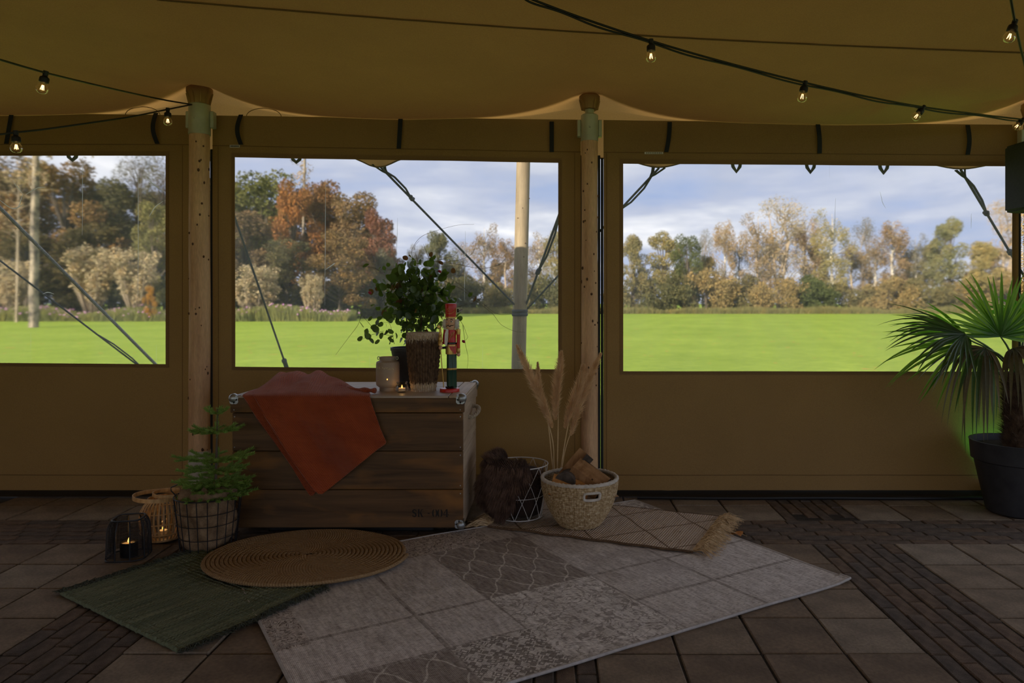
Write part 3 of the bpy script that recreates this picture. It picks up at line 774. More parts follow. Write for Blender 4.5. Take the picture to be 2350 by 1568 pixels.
for k, (px, tp, wd_, lab, cv_) in enumerate(UND):
    tp -= 22; wd_ += 24
    tree('hedge_bush', 'bush', k % 2, 'far hedge bush ' + lab, px, tp, wd_, 79 + (k % 3), [(0.12, 0.115, 0.05), (0.18, 0.155, 0.07), (0.29, 0.215, 0.09), (0.10, 0.12, 0.045)][cv_], group='bushes at the far edge of the lawn', cat='bush')
# pale willow shrubs in front of the wood
random.seed(12)
for px, tp, wd_, lab in ((22, 600, 110, 'at the left border of the left window'), (212, 568, 118, 'left of the two big ones in the left window'), (312, 578, 104, 'right of the two big ones in the left window'), (585, 612, 120, 'behind the rope in the middle window'), (716, 632, 56, 'small, right of the thin white trunk')):
    tree('willow_shrub', 'shrub', 0, 'pale straw-coloured willow shrub ' + lab, px, tp, wd_, 50, (0.44, 0.36, 0.22), 'tanbark', 'pale willow shrubs', 'shrub')
tree('orange_shrub', 'broad', 1, 'small bright orange shrub at the foot of the right pale willow shrub', 343, 652, 34, 47.8, (0.42, 0.22, 0.04), cat='shrub')

# lone trunks
def lone(label, px0, px1, Y, r, top, bark):
    a = G(px0, CY + H * F / Y); x0 = a.x; x1 = (px1 - CX) * Y / F
    root = thing('birch_trunk', label, 'tree', (x0, Y, -0.085), 'lone birches on the lawn')
    mb = MB(); n = 14; h = H - (top - CY) * Y / F + 3
    mb.tube([(x0 + (x1 - x0) * k / n + r * 0.5 * nz((k * 0.7, Y, 0)), Y, -0.1 + h * k / n) for k in range(n + 1)], [r * (1.15 - 0.5 * k / n) for k in range(n + 1)], 9)
    mb.build('trunk', M[bark], root)
    random.seed(int(Y)); br = MB(); cl = MB(); bl = []
    for k in range(16):
        z = h * rnd(0.55, 0.97); s = rnd(-1, 1); x = x0 + (x1 - x0) * z / h; L = rnd(0.8, 2.4); e = V((x + s * L, Y + rnd(-1, 1), z + rnd(.2, 1.2)))
        br.tube([(x, Y, z - 0.3), ((x + e.x) / 2, Y, z + 0.2), e], [r * .25, r * .14, r * .05], 5); bl.append((e, 0.7))
    br.build('branch', M[bark], root); leafcloud(cl, bl, 0.1, 700, 1)
    o = cl.build('crown', M['leaves'], root, 0); o.color = c4(TN)
lone('lone mottled birch trunk on the lawn in the left window', 77, 84, 37, 0.20, 340, 'lonebark')
lone('thin white birch trunk in front of the wood in the middle window', 693, 701, 62, 0.13, 350, 'lonebark')
lone('slim pale stem left of the lone mottled trunk', 38, 44, 46, 0.07, 500, 'tanbark')

# rough meadow strip along the edge of the lawn
M['meadow'] = foliage('meadow_grass', 0.35)
M['purple'] = mat('purple_flowers', (0.36, 0.16, 0.30), (0.5, 0.28, 0.42), 3)
def meadow(name, label, x0, x1, Y, dep, h, n, col, flowers=0):
    random.seed(int(Y)); mb = MB(); fb = MB()
    for k in range(n):
        x = rnd(x0, x1); y = Y + rnd(0, dep); hh = h * rnd(0.5, 1.1) * (0.8 + 0.5 * nz((x * 0.3, y * .2, 0))); wd_ = rnd(0.008, 0.028)
        a = rnd(0, 6.28); d = V((math.cos(a), math.sin(a), 0)) * wd_; l = V((rnd(-.25, .25), rnd(-.25, .25), hh))
        b = V((x, y, -0.085)); mb.add([b - d, b + d, b + l + d * .4, b + l - d * .4], [(0, 1, 2, 3)])
        if flowers and rnd(0, 1) < flowers: fb.ball(b + l, rnd(0.04, 0.08), 5, 3)
    o = tag(mb.build(name, M['meadow'], smooth=0), label, 'grass', kind='stuff'); o.color = c4(col)
    if flowers: tag(fb.build('flowers', M['purple'], o, 0), kind='stuff')
meadow('meadow_strip', 'rough grass strip with purple flowers in front of the wood', -48, -13.5, 47.6, 2.6, 0.95, 32000, (0.23, 0.24, 0.085), 0.025)
meadow('reed_strip', 'dull green rough grass along the far edge of the lawn', -14, 60, 74.5, 2.2, 0.8, 30000, (0.22, 0.20, 0.08))

# ---------------------------------------------------------------- outdoor post, guy ropes
x0, x1 = (1190 - CX) * 6.5 / F, (1201 - CX) * 6.5 / F
mb = MB(); n = 24; zt_ = 3.4; z850, z372 = H - (845 - CY) * 6.5 / F, H - (372 - CY) * 6.5 / F
def postx(z): return x0 + (x1 - x0) * (z - z850) / (z372 - z850)
mb.tube([(postx(-0.085 + 3.485 * k / n), 6.5, -0.09 + 3.485 * k / n) for k in range(n + 1)], [0.066 - 0.006 * k / n + 0.002 * nz((k, 3, 3)) for k in range(n + 1)], 18)
post = thing('outdoor_post', 'weathered round wooden post standing outside the middle window', 'post', (postx(0), 6.5, -0.085))
pt_ = mb.build('timber', M['post_timber'], post, 180)
for q in range(10):
    z = rnd(0.9, 3.0); a = rnd(-PI, 0); inst('knot', KNOT, pt_, (postx(z) + 0.062 * math.cos(a), 6.5 + 0.062 * math.sin(a), z), sc=rnd(.004, .007))
M['rope'] = mat('dark_rope', (0.030, 0.034, 0.045), (0.06, 0.065, 0.08), 60, 0.8)
M['rope_grey'] = mat('grey_rope', (0.16, 0.16, 0.17), (0.26, 0.26, 0.27), 60, 0.8)
anchor = V((postx(1.18) + 0.02, 6.5 + 0.065, 1.18))
mb = MB(); mb.lathe([(0.068, 1.15), (0.074, 1.165), (0.068, 1.18), (0.074, 1.195), (0.068, 1.21)], 20, (postx(1.18), 6.5, 0)); mb.build('rope_wrap', M['rope'], post)
def guy(label, a, b, r, knots=(), strap_=True, mt='rope', double=None, tens=None):
    a, b = V(a), V(b); root = thing('guy_rope', label, 'rope', b, 'guy ropes of the tent'); d = (b - a); L = d.length; d.normalize()
    mb = MB(); mb.tube([a + (b - a) * k / 16 for k in range(17)], r, 7)
    if double:
        s = d.cross(V((0, 1, 0))).normalized() * 0.022
        mb.tube([a + d * L * double[0], a + d * (L * (double[0] * .7 + double[1] * .3)) + s, a + d * (L * (double[0] * .3 + double[1] * .7)) + s, a + d * L * double[1]], r * 0.9, 7)
    mb.build('rope', M[mt], root)
    for kk in knots:
        kb = MB(); c = a + d * L * kk
        for q in range(4): kb.ball(c + d * rnd(-.02, .02) + V((rnd(-.01, .01), 0, rnd(-.01, .01))), r * 2.1, 8, 6, (1, 1, .8))
        kb.build('knot', M[mt], root)
    if strap_:
        sb_ = MB(); u = d.cross(V((0, 1, 0))).normalized()
        for sg in (-1, 1): sb_.tube([a + u * sg * 0.05 - d * 0.01 + V((0, 0, .03)), a + d * 0.06 + u * sg * 0.012, a + d * 0.10], [0.014, 0.012, 0.010], 6, flat=0.4)
        sb_.build('webbing_strap', M['black_web'], root)
    if tens:
        tb = MB()
        for s_ in (-1, 1):
            o_ = d.cross(V((0, 1, 0))).normalized() * 0.012 * s_; tb.tube([a + d * L * tens[0] + o_, a + d * L * tens[1] + o_], r * 1.2, 6)
        tb.ball(a + d * L * tens[0], r * 3, 8, 6); tb.ball(a + d * L * tens[1], r * 3, 8, 6); tb.build('tensioner', M[mt], root)
    if b.z < 0.3:
        pb = MB(); pb.tube([b + V((0, 0, -0.08)), b + V((0.03, 0.03, 0.16))], [0.014, 0.016], 8); pb.build('stake', M['timber'], root)
E_ = lambda px, y: V(((px - CX) * 5.15 / F, 5.15, H - (y - CY) * 5.15 / F))
def ground_at(px, Y): return V(((px - CX) * Y / F, Y, -0.06))
guy('dark guy rope sloping across the middle window down to the outdoor post', E_(868, 378), anchor, 0.0085, (0.19,), double=(0.03, 0.19))
guy('dark guy rope from the left top corner of the right window', E_(1512, 386), anchor + V((0, 0.01, -0.012)), 0.0085, (0.24,), double=(0.04, 0.24))
guy('doubled guy rope just right of the outdoor post', E_(1327, 374), anchor + V((0.015, 0, 0.02)), 0.010, (0.68,), double=(0.3, 0.68))
guy('dark guy rope at the right top corner of the right window', E_(2205, 390), ground_at(2562, 7.5), 0.0095, (0.12, 0.24), double=(0.02, 0.12))
guy('guy rope with tensioner left of the potted vine in the middle window', E_(495, 372), ground_at(708, 7.5), 0.0085, (0.66, 0.74), tens=(0.66, 0.74), double=(0.74, 0.95))
guy('thin dark guy rope low in the left window', E_(-298, 372), ground_at(515, 7.5), 0.0075, (0.70, 0.79), double=(0.55, 0.7))
guy('thick grey guy rope running diagonally through the left window', E_(-104, 372), ground_at(513, 7.4), 0.013, (), mt='rope_grey')
# ---------------------------------------------------------------- rugs
def uvcoords(t, sc=(1, 1, 1), rot=(0, 0, 0)): return coords(t, 'UV', sc, rot)
LG, MG, DK = (0.70, 0.655, 0.63), (0.53, 0.485, 0.455), (0.34, 0.30, 0.275)
def rug_mat(name, kind):
    m, t, out = newmat(name); v = uvcoords(t)
    worn = fleck(t, uvcoords(t, (60, 9, 1)), 1.0, 5.0, 0.7); blot = fleck(t, v, 7.0, 5.0, 0.65)
    if kind == 'plain': c = ramp(t, blot, [(0.35, MG), (0.65, LG)])
    elif kind == 'light': c = ramp(t, blot, [(0.3, MG), (0.48, LG), (0.7, (0.66, 0.61, 0.58))])
    elif kind == 'dark': c = ramp(t, worn, [(0.3, DK), (0.7, MG)])
    elif kind == 'trellis':
        # ogee lattice of pale lines
        s = nd(t, 'ShaderNodeSeparateXYZ', {0: v}); a = mth(t, 'MULTIPLY', s.outputs[0], 5.4); b = mth(t, 'MULTIPLY', s.outputs[1], 3.6)
        wob = mth(t, 'MULTIPLY', mth(t, 'SINE', mth(t, 'MULTIPLY', mth(t, 'ADD', a, b), 2 * PI)), 0.05)
        wob2 = mth(t, 'MULTIPLY', mth(t, 'SINE', mth(t, 'MULTIPLY', mth(t, 'SUBTRACT', a, b), 2 * PI)), 0.05)
        l1 = mth(t, 'ABSOLUTE', mth(t, 'SUBTRACT', mth(t, 'FRACT', mth(t, 'ADD', mth(t, 'ADD', a, b), wob2)), 0.5))
        l2 = mth(t, 'ABSOLUTE', mth(t, 'SUBTRACT', mth(t, 'FRACT', mth(t, 'ADD', mth(t, 'SUBTRACT', a, b), wob)), 0.5))
        line_ = mth(t, 'LESS_THAN', mth(t, 'MINIMUM', l1, l2), mth(t, 'MULTIPLY', worn, 0.050))
        c = mixc(t, line_, ramp(t, worn, [(0.3, DK), (0.7, (0.40, 0.352, 0.32))]), (0.66, 0.62, 0.58))
    elif kind == 'floral':
        vo = nd(t, 'ShaderNodeTexVoronoi', {'Vector': v, 'Scale': 15.0, 'Randomness': 0.8}).outputs['Distance']
        sw = nd(t, 'ShaderNodeTexNoise', {'Vector': v, 'Scale': 9.0, 'Detail': 3.0, 'Distortion': 2.2}).outputs['Fac']
        vine = mth(t, 'LESS_THAN', mth(t, 'ABSOLUTE', mth(t, 'SUBTRACT', sw, 0.5)), 0.03)
        fl = mth(t, 'LESS_THAN', mth(t, 'ADD', vo, mth(t, 'MULTIPLY', fleck(t, v, 55, 2.0), 0.5)), 0.52)
        c = mixc(t, mth(t, 'MULTIPLY', mth(t, 'MAXIMUM', vine, fl), 0.75), ramp(t, blot, [(0.3, (0.62, 0.58, 0.55)), (0.6, (0.82, 0.78, 0.75))]), DK)
    elif kind == 'paisley':
        sw = nd(t, 'ShaderNodeTexNoise', {'Vector': v, 'Scale': 13.0, 'Detail': 2.0, 'Distortion': 3.2}).outputs['Fac']
        vine = mth(t, 'LESS_THAN', mth(t, 'ABSOLUTE', mth(t, 'SUBTRACT', mth(t, 'FRACT', mth(t, 'MULTIPLY', sw, 5.0)), 0.5)), 0.13)
        c = mixc(t, mth(t, 'MULTIPLY', vine, 0.9), (0.62, 0.56, 0.52), (0.17, 0.135, 0.12))
    elif kind == 'maze':
        vo = nd(t, 'ShaderNodeTexVoronoi', {'Vector': uvcoords(t, (1, 1, 1), (0, 0, 0.78)), 'Scale': 40.0}, distance='CHEBYCHEV', feature='F1').outputs['Distance']
        sw = mth(t, 'GREATER_THAN', mth(t, 'FRACT', mth(t, 'MULTIPLY', vo, 2.3)), 0.5)
        c = mixc(t, sw, (0.72, 0.68, 0.65), (0.32, 0.29, 0.265))
    # worn weave lines and bare threads over everything
    fl2 = fleck(t, uvcoords(t, (45, 90, 1)), 1.0, 3.0, 0.7)
    rub = mixc(t, 1.0, ramp(t, worn, [(0.32, (0.66, 0.64, 0.63)), (0.6, (1.08, 1.08, 1.08))]), ramp(t, fl2, [(0.36, (0.72, 0.70, 0.69)), (0.52, (1.06, 1.06, 1.06))]), 'MULTIPLY')
    c = mixc(t, 1.0, c, rub, 'MULTIPLY')
    sp2 = nd(t, 'ShaderNodeSeparateXYZ', {0: v})
    rib = mth(t, 'SINE', mth(t, 'MULTIPLY', sp2.outputs[1], 2 * PI / 0.0075)); rib2 = mth(t, 'SINE', mth(t, 'MULTIPLY', sp2.outputs[0], 2 * PI / 0.006))
    p = nd(t, 'ShaderNodeBsdfPrincipled', {'Base Color': c, 'Roughness': 0.9, 'Specular IOR Level': 0.1,
           'Normal': bumpn(t, mth(t, 'ADD', rib, rib2), 0.5, 0.0012)})
    t.links.new(p.outputs[0], out.inputs[0]); return m
RK = ['plain', 'light', 'dark', 'trellis', 'floral', 'paisley', 'maze']
RM = [rug_mat('rug_' + k, k) for k in RK]
RC, RU, RV, RLU, RLV = V((-0.682, 2.119, 0)), V((0.8608, 0.5089, 0)), V((-0.5330, 0.8461, 0)), 2.38, 1.57
def rug_kind(u, v):
    if v < 0.32 and 0.55 <= u < 0.88: return 6
    if v < 0.65 and 0.88 <= u < 1.40: return 4
    if 0.65 <= v < 1.31 and 0.88 <= u < 1.40: return 3
    if v >= 1.31 and 0.55 <= u < 1.25: return 5
    for a in (0.55, 0.88, 1.40, 1.85):
        if abs(u - a) < 0.012: return 2
    for b in (0.32, 0.65, 1.31):
        if abs(v - b) < 0.012: return 2
    if u > 1.85: return 1 if v < 1.0 else 4
    if u > 1.40: return 0 if v > 0.5 else 1
    if u < 0.13: return 5 if v > 0.62 else 1
    if v < 0.32: return 3 if u > 0.16 else 1
    return 0 if v > 0.85 else 1
mb = MB(); nu, nv = 238, 157
lvl = lambda u, v: 0.0075 + 0.0035 * nz((u * 3, v * 3, 1)) + (0.006 * max(0, nz((u * 2.2, 4, 0))) * math.exp(-v / 0.12)) + (0.007 if u > 2.3 and v < 0.06 else 0) * (u - 2.3) / 0.08
top = [[(RC + RU * (RLU * i / nu) + RV * (RLV * j / nv) + V((0, 0, lvl(RLU * i / nu, RLV * j / nv)))) for i in range(nu + 1)] for j in range(nv + 1)]
uv = [[(RLU * i / nu, RLV * j / nv) for i in range(nu + 1)] for j in range(nv + 1)]
mb.grid(top, 0, uv)
k = 0
for j in range(nv):
    for i in range(nu): mb.m[k] = rug_kind(RLU * (i + .5) / nu, RLV * (j + .5) / nv); k += 1
rug = thing('patchwork_rug', 'large worn grey patchwork rug lying askew on the paving', 'rug', (0.0, 3.2, 0))
mb.build('pile', RM, rug, 180)
eb = MB()                                                        # bound edge
ring = [top[0][i] for i in range(nu + 1)] + [top[j][nu] for j in range(1, nv + 1)] + [top[nv][nu - i] for i in range(1, nu + 1)] + [top[nv - j][0] for j in range(1, nv)]
eb.tube([V(p) - V((0, 0, 0.002)) for p in ring], 0.0065, 6, closed=True)
M['binding'] = mat('rug_binding', (0.42, 0.39, 0.37), (0.52, 0.48, 0.46), 60, 0.9, 0.5, 300)
eb.build('binding', M['binding'], rug)

# green rag rug
GA, GB, GC = V((-2.149, 3.171, 0)), V((-1.366, 2.650, 0)), V((-1.015, 3.228, 0)); GD = GA + GC - GB
m, t, out = newmat('green_rag'); v = uvcoords(t)
st = fleck(t, uvcoords(t, (3.2, 120, 1)), 1.0, 4.0, 0.7); st2 = fleck(t, uvcoords(t, (1.0, 14, 1)), 1.0, 3.0)
c = ramp(t, st, [(0.30, (0.052, 0.066, 0.042)), (0.45, (0.145, 0.172, 0.115)), (0.62, (0.25, 0.28, 0.19)), (0.8, (0.36, 0.38, 0.26))])
c = mixc(t, 1.0, c, ramp(t, st2, [(0.3, (0.72, 0.8, 0.78)), (0.7, (1.2, 1.15, 1.1))]), 'MULTIPLY')
sv = nd(t, 'ShaderNodeSeparateXYZ', {0: v})
rib = mth(t, 'SINE', mth(t, 'MULTIPLY', sv.outputs[1], 2 * PI / 0.016)); rb2 = mth(t, 'SINE', mth(t, 'MULTIPLY', sv.outputs[0], 2 * PI / 0.011))
p = nd(t, 'ShaderNodeBsdfPrincipled', {'Base Color': c, 'Roughness': 0.95, 'Specular IOR Level': 0.1, 'Normal': bumpn(t, mth(t, 'ADD', rib, mth(t, 'MULTIPLY', rb2, 0.6)), 0.8, 0.003)})
t.links.new(p.outputs[0], out.inputs[0]); M['green_rag'] = m
M['green_fringe'] = mat('green_fringe', (0.035, 0.045, 0.032), (0.075, 0.085, 0.06), 40, 0.9)
grug = thing('rag_rug', 'green woven rag rug with dark fringes under the round rug', 'rug', (GA + GC) / 2)
mb = MB(); nu, nv = 80, 90; W_, L_ = (GB - GA).length, (GC - GB).length
def gz(p, i, j):
    q = p - RC; u_, v_ = q.dot(RU), q.dot(RV); over = max(0, min(1, (u_ + 0.04) / 0.06)) if v_ < RLV else 0
    return 0.011 + 0.010 * over + 0.003 * nz((i * .25, j * .25, 3)) + 0.0022 * math.sin(j * 2.2 + 0.6 * nz((i * .2, j * .3, 8))) 
rows, uv = [], []
for j in range(nv + 1):
    r = []
    for i in range(nu + 1):
        p = GA + (GB - GA) * (i / nu) + (GC - GB) * (j / nv) + (GC - GB).normalized() * (0.006 * nz((i * .5, j * .1, 2)) if j in (0, nv) else 0)
        r.append(V((p.x, p.y, gz(p, i, j))))
    rows.append(r); uv.append([(L_ * j / nv, W_ * i / nu) for i in range(nu + 1)])
mb.grid(rows, 0, uv)
low = [[V((p.x, p.y, max(0.002, p.z - 0.010))) for p in r] for r in (rows[0], rows[-1])]
mb.grid([low[0], rows[0]], 0, [uv[0], uv[0]]); mb.grid([rows[-1], low[1]], 0, [uv[-1], uv[-1]])
gw = mb.build('weave', M['green_rag'], grug, 180)
for col_, s_ in ((0, -1), (nu, 1)):                              # rolled selvedges
    sb_ = MB()
M_edge = M['green_fringe']
for i0, nm in ((0, 'selvedge'), (nv, 'selvedge')):
    pts = [rows[i0][i] + V((0, 0, -0.004 + 0.0035 * math.sin(i * 2.6))) for i in range(nu + 1)]
    b_ = MB(); b_.tube(pts, [0.0058 + 0.0016 * math.sin(i * 2.6) for i in range(nu + 1)], 7); b_.build(nm, M['green_rag'], grug)
random.seed(3)
for i0, dr in ((0, (GA - GB).normalized()), (nu, (GB - GA).normalized())):
    fb = MB()
    for k in range(330):
        j = k / 330 * nv; a = int(j); p = rows[min(a, nv)][i0] + (GC - GB) * rnd(-.004, .004)
        d = dr + (GC - GB).normalized() * rnd(-.9, .9) + V((0, 0, rnd(-.1, .25))); L = rnd(0.025, 0.055)
        q1 = p + d.normalized() * L * .55; q2 = q1 + (dr + (GC - GB).normalized() * rnd(-1.4, 1.4)).normalized() * L * .55
        q1.z = max(q1.z, 0.010) + rnd(0, .006); q2.z = max(0.006, rnd(0.004, 0.012) + (0.008 if i0 else 0))
        fb.tube([p, q1, q2], [0.0024, 0.002, 0.0012], 4)
    tag(fb.build('fringe', M['green_fringe'], grug), kind='stuff')

# round jute rug: one coil of rope
m, t, out = newmat('jute_coil'); v = uvcoords(t)
c = ramp(t, fleck(t, uvcoords(t, (1, 1, 1)), 26, 4.0, 0.7), [(0.3, (0.22, 0.13, 0.06)), (0.55, (0.40, 0.26, 0.13)), (0.75, (0.55, 0.39, 0.22))])
p = nd(t, 'ShaderNodeBsdfPrincipled', {'Base Color': c, 'Roughness': 0.85, 'Specular IOR Level': 0.15})
sv = nd(t, 'ShaderNodeSeparateXYZ', {0: v})
tw = mth(t, 'SINE', mth(t, 'ADD', mth(t, 'MULTIPLY', sv.outputs[0], 2 * PI / 0.013), mth(t, 'MULTIPLY', sv.outputs[1], 2 * PI)))
t.links.new(bumpn(t, tw, 0.8, 0.003), p.inputs['Normal']); t.links.new(p.outputs[0], out.inputs[0]); M['jute'] = m
jx, jy = (706.5 - CX) * 3.60 / F, 3.592
jr = thing('round_rug', 'round coiled jute rug in front of the wooden chest', 'rug', (jx, jy, 0.0))
mb = MB(); turns = 23; seg = 96; R0, R1 = 0.492, 0.388; pts = []
vs, fs, uvv = [], [], {}; NS = 6; arc = 0; prev = None
for k in range(turns * seg + 1):
    a = 2 * PI * k / seg; f = k / (turns * seg)
    rx, ry = 0.02 + (R0 - 0.02) * f, 0.014 + (R1 - 0.014) * f
    p = V((jx + rx * math.cos(a), jy + ry * math.sin(a), 0.030 + 0.003 * nz((math.cos(a) * 2, math.sin(a) * 2, f * 3))))
    if prev is not None: arc += (p - prev).length
    prev = p; n_ = V((math.cos(a), math.sin(a), 0))
    for q in range(NS):
        b = 2 * PI * q / NS; vs.append(p + n_ * math.cos(b) * 0.0115 + V((0, 0, math.sin(b) * 0.0095))); uvv[len(vs) - 1] = (arc, q / NS)
for k in range(turns * seg):
    for q in range(NS): fs.append((k * NS + q, k * NS + (q + 1) % NS, (k + 1) * NS + (q + 1) % NS, (k + 1) * NS + q))
mb.add(vs, fs); mb.uv = uvv; mb.build('coil', M['jute'], jr, 180)

# beige kilim runner with brown diamonds and tassels
KA, KB_, KC = V((0.71, 3.669, 0)), V((0.985, 4.262, 0)), V((-0.364, 4.089, 0)); KD = KB_ + KC - KA
m, t, out = newmat('kilim'); v = uvcoords(t); sv = nd(t, 'ShaderNodeSeparateXYZ', {0: v})
base = ramp(t, fleck(t, uvcoords(t, (130, 5, 1)), 1.0, 4.0, 0.7), [(0.3, (0.40, 0.305, 0.225)), (0.55, (0.60, 0.49, 0.39)), (0.75, (0.72, 0.61, 0.50))])
a = mth(t, 'MULTIPLY', sv.outputs[0], 2.4); b = mth(t, 'MULTIPLY', sv.outputs[1], 2.1)
l1 = mth(t, 'ABSOLUTE', mth(t, 'SUBTRACT', mth(t, 'FRACT', mth(t, 'ADD', a, b)), 0.5)); l2 = mth(t, 'ABSOLUTE', mth(t, 'SUBTRACT', mth(t, 'FRACT', mth(t, 'SUBTRACT', a, b)), 0.5))
ln = mth(t, 'LESS_THAN', mth(t, 'MINIMUM', l1, l2), 0.017); dots = mth(t, 'GREATER_THAN', fleck(t, uvcoords(t), 30, 1.0), 0.70)
c = mixc(t, mth(t, 'MAXIMUM', mth(t, 'MULTIPLY', ln, 0.75), mth(t, 'MULTIPLY', dots, 0.6)), base, (0.12, 0.065, 0.025))
rib = mth(t, 'SINE', mth(t, 'MULTIPLY', sv.outputs[0], 2 * PI / 0.013))
p = nd(t, 'ShaderNodeBsdfPrincipled', {'Base Color': c, 'Roughness': 0.95, 'Specular IOR Level': 0.1, 'Normal': bumpn(t, mth(t, 'ADD', rib, ln), 0.8, 0.003)})
t.links.new(p.outputs[0], out.inputs[0]); M['kilim'] = m
kil = thing('kilim_runner', 'beige woven runner with brown diamond lines and straw tassels under the baskets', 'rug', (KA + KD) / 2)
mb = MB(); nu, nv = 90, 44; LU, LV = (KA - KC).length, (KB_ - KA).length; rows, uv = [], []
for j in range(nv + 1):
    rows.append([]); uv.append([])
    for i in range(nu + 1):
        p = KC + (KA - KC) * (i / nu) + (KB_ - KA) * (j / nv); p += (KB_ - KA).normalized() * 0.008 * nz((i * .12, j * 2 if j in (0, nv) else 0, 6))
        z = 0.020 + 0.004 * nz((i * .09, j * .12, 9))
        rows[-1].append(V((p.x, p.y, z))); uv[-1].append((LU * i / nu, LV * j / nv))
mb.grid(rows, 0, uv)
mb.grid([[V((p.x, p.y, 0.011)) for p in rows[0]], rows[0]], 0, [uv[0], uv[0]]); mb.build('weave', M['kilim'], kil, 180)
M['dark_edge'] = mat('brown_edge', (0.09, 0.05, 0.025), (0.16, 0.10, 0.055), 60, 0.9)
for r in (rows[0], rows[-1]):
    b_ = MB(); b_.tube([q - V((0, 0, 0.004)) for q in r], 0.0065, 6); b_.build('edge_cord', M['dark_edge'], kil)
M['straw'] = mat('straw_tassel', (0.48, 0.32, 0.16), (0.80, 0.60, 0.36), 30, 0.8)
random.seed(21)
def tassels(side):
    d0 = (KA - KC).normalized() * side; e0, e1 = (KA, KB_) if side > 0 else (KC, KD); al = (KB_ - KA).normalized()
    for k in range(6):
        tb = MB(); c = e0 + (e1 - e0) * ((k + 0.5) / 6)
        for q in range(90):
            p = c + al * rnd(-.05, .05) + V((0, 0, 0.020 + rnd(-.004, .012))); sp_ = rnd(-.75, .75); L = rnd(0.07, 0.15)
            q1 = p + (d0 + al * sp_).normalized() * L * 0.5 + V((0, 0, rnd(0.0, 0.028))); q2 = q1 + (d0 + al * sp_ * 1.7).normalized() * L * 0.5; q2.z = rnd(0.012, 0.024)
            tb.tube([p, q1, q2], [0.0017, 0.0016, 0.0008], 3)
        tag(tb.build('tassel', M['straw'], kil), kind='stuff')
tassels(1); tassels(-1)
# ---------------------------------------------------------------- wooden chest
def wood(name, c1, c2, c3, rough=0.6, axis=0, ring=14):
    m, t, out = newmat(name); s = [1.0, 1.0, 1.0]; st = [22, 22, 22]; st[axis] = 1.4
    oi = nd(t, 'ShaderNodeObjectInfo').outputs['Random']
    tcn = nd(t, 'ShaderNodeTexCoord').outputs['Object']
    off = nd(t, 'ShaderNodeVectorMath', {0: tcn, 1: nd(t, 'ShaderNodeCombineXYZ', {0: mth(t, 'MULTIPLY', oi, 7.0), 1: mth(t, 'MULTIPLY', oi, 3.0), 2: mth(t, 'MULTIPLY', oi, 5.0)}).outputs[0]}, operation='ADD').outputs[0]
    v = nd(t, 'ShaderNodeMapping', {'Vector': off, 'Scale': st}).outputs[0]
    st2 = [6, 6, 6]; st2[axis] = 2.4
    v2 = nd(t, 'ShaderNodeMapping', {'Vector': off, 'Scale': st2}).outputs[0]
    g = nd(t, 'ShaderNodeTexNoise', {'Vector': v, 'Scale': 1.0, 'Detail': 5.0, 'Roughness': 0.6, 'Distortion': 0.6}).outputs['Fac']
    b = nd(t, 'ShaderNodeTexNoise', {'Vector': v2, 'Scale': 1.0, 'Detail': 3.0, 'Distortion': 0.4}).outputs['Fac']
    c = ramp(t, g, [(0.3, c1), (0.62, c2)])
    c = mixc(t, ramp(t, b, [(0.52, (0, 0, 0)), (0.68, (1, 1, 1))]), c, c3)
    kn = nd(t, 'ShaderNodeTexVoronoi', {'Vector': v2, 'Scale': 0.9, 'Randomness': 1.0}).outputs['Distance']
    c = mixc(t, mth(t, 'LESS_THAN', mth(t, 'ADD', kn, mth(t, 'MULTIPLY', g, 0.05)), 0.06), c, tuple(x * 0.25 for x in c1))
    p = nd(t, 'ShaderNodeBsdfPrincipled', {'Base Color': c, 'Roughness': rough, 'Specular IOR Level': 0.35, 'Normal': bumpn(t, g, 0.35, 0.003)})
    t.links.new(p.outputs[0], out.inputs[0]); return m
M['chest'] = wood('chest_wood_shaded', (0.060, 0.030, 0.010), (0.140, 0.072, 0.026), (0.24, 0.105, 0.024), 0.6, 0)  # front planks coloured darker, since little light falls on them
M['chest_side'] = wood('chest_wood_lit', (0.33, 0.24, 0.16), (0.58, 0.45, 0.32), (0.47, 0.34, 0.23), 0.6, 1)  # side planks coloured lighter, for the light from the right
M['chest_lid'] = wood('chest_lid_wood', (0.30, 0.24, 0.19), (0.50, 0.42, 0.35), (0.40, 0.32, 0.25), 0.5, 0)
M['steel'] = mat('corner_steel', (0.34, 0.36, 0.37), (0.44, 0.46, 0.47), 20, 0.42, metal=0.9)
CX0, CX1, CYF, CYB, CZ0, CZ1 = -1.758, -0.492, 3.98, 4.66, 0.041, 0.757
chest = thing('storage_chest', 'large stained plank storage chest with steel corners', 'chest', ((CX0 + CX1) / 2, (CYF + CYB) / 2, 0))
ZL = H - (948 - CY) * CYF / F
th = 0.024; zs = [CZ0 + (ZL - CZ0) * k / 3 for k in range(4)]
front_planks = []
for k in range(3):
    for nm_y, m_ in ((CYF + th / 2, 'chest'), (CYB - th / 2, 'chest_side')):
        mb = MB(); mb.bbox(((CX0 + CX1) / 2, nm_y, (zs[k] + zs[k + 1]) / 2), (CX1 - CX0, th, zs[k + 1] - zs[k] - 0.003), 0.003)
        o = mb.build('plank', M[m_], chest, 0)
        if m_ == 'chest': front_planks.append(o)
    for x in (CX0 + th / 2, CX1 - th / 2):
        mb = MB(); mb.bbox((x, (CYF + CYB) / 2, (zs[k] + zs[k + 1]) / 2), (th, CYB - CYF - 2 * th - 0.002, zs[k + 1] - zs[k] - 0.003), 0.003); mb.build('plank', M['chest_side'], chest, 0)
mb = MB(); mb.box(((CX0 + CX1) / 2, (CYF + CYB) / 2, CZ0 + 0.008), (CX1 - CX0 - 0.05, CYB - CYF - 0.05, 0.016)); mb.build('bottom', M['chest_side'], chest, 0)
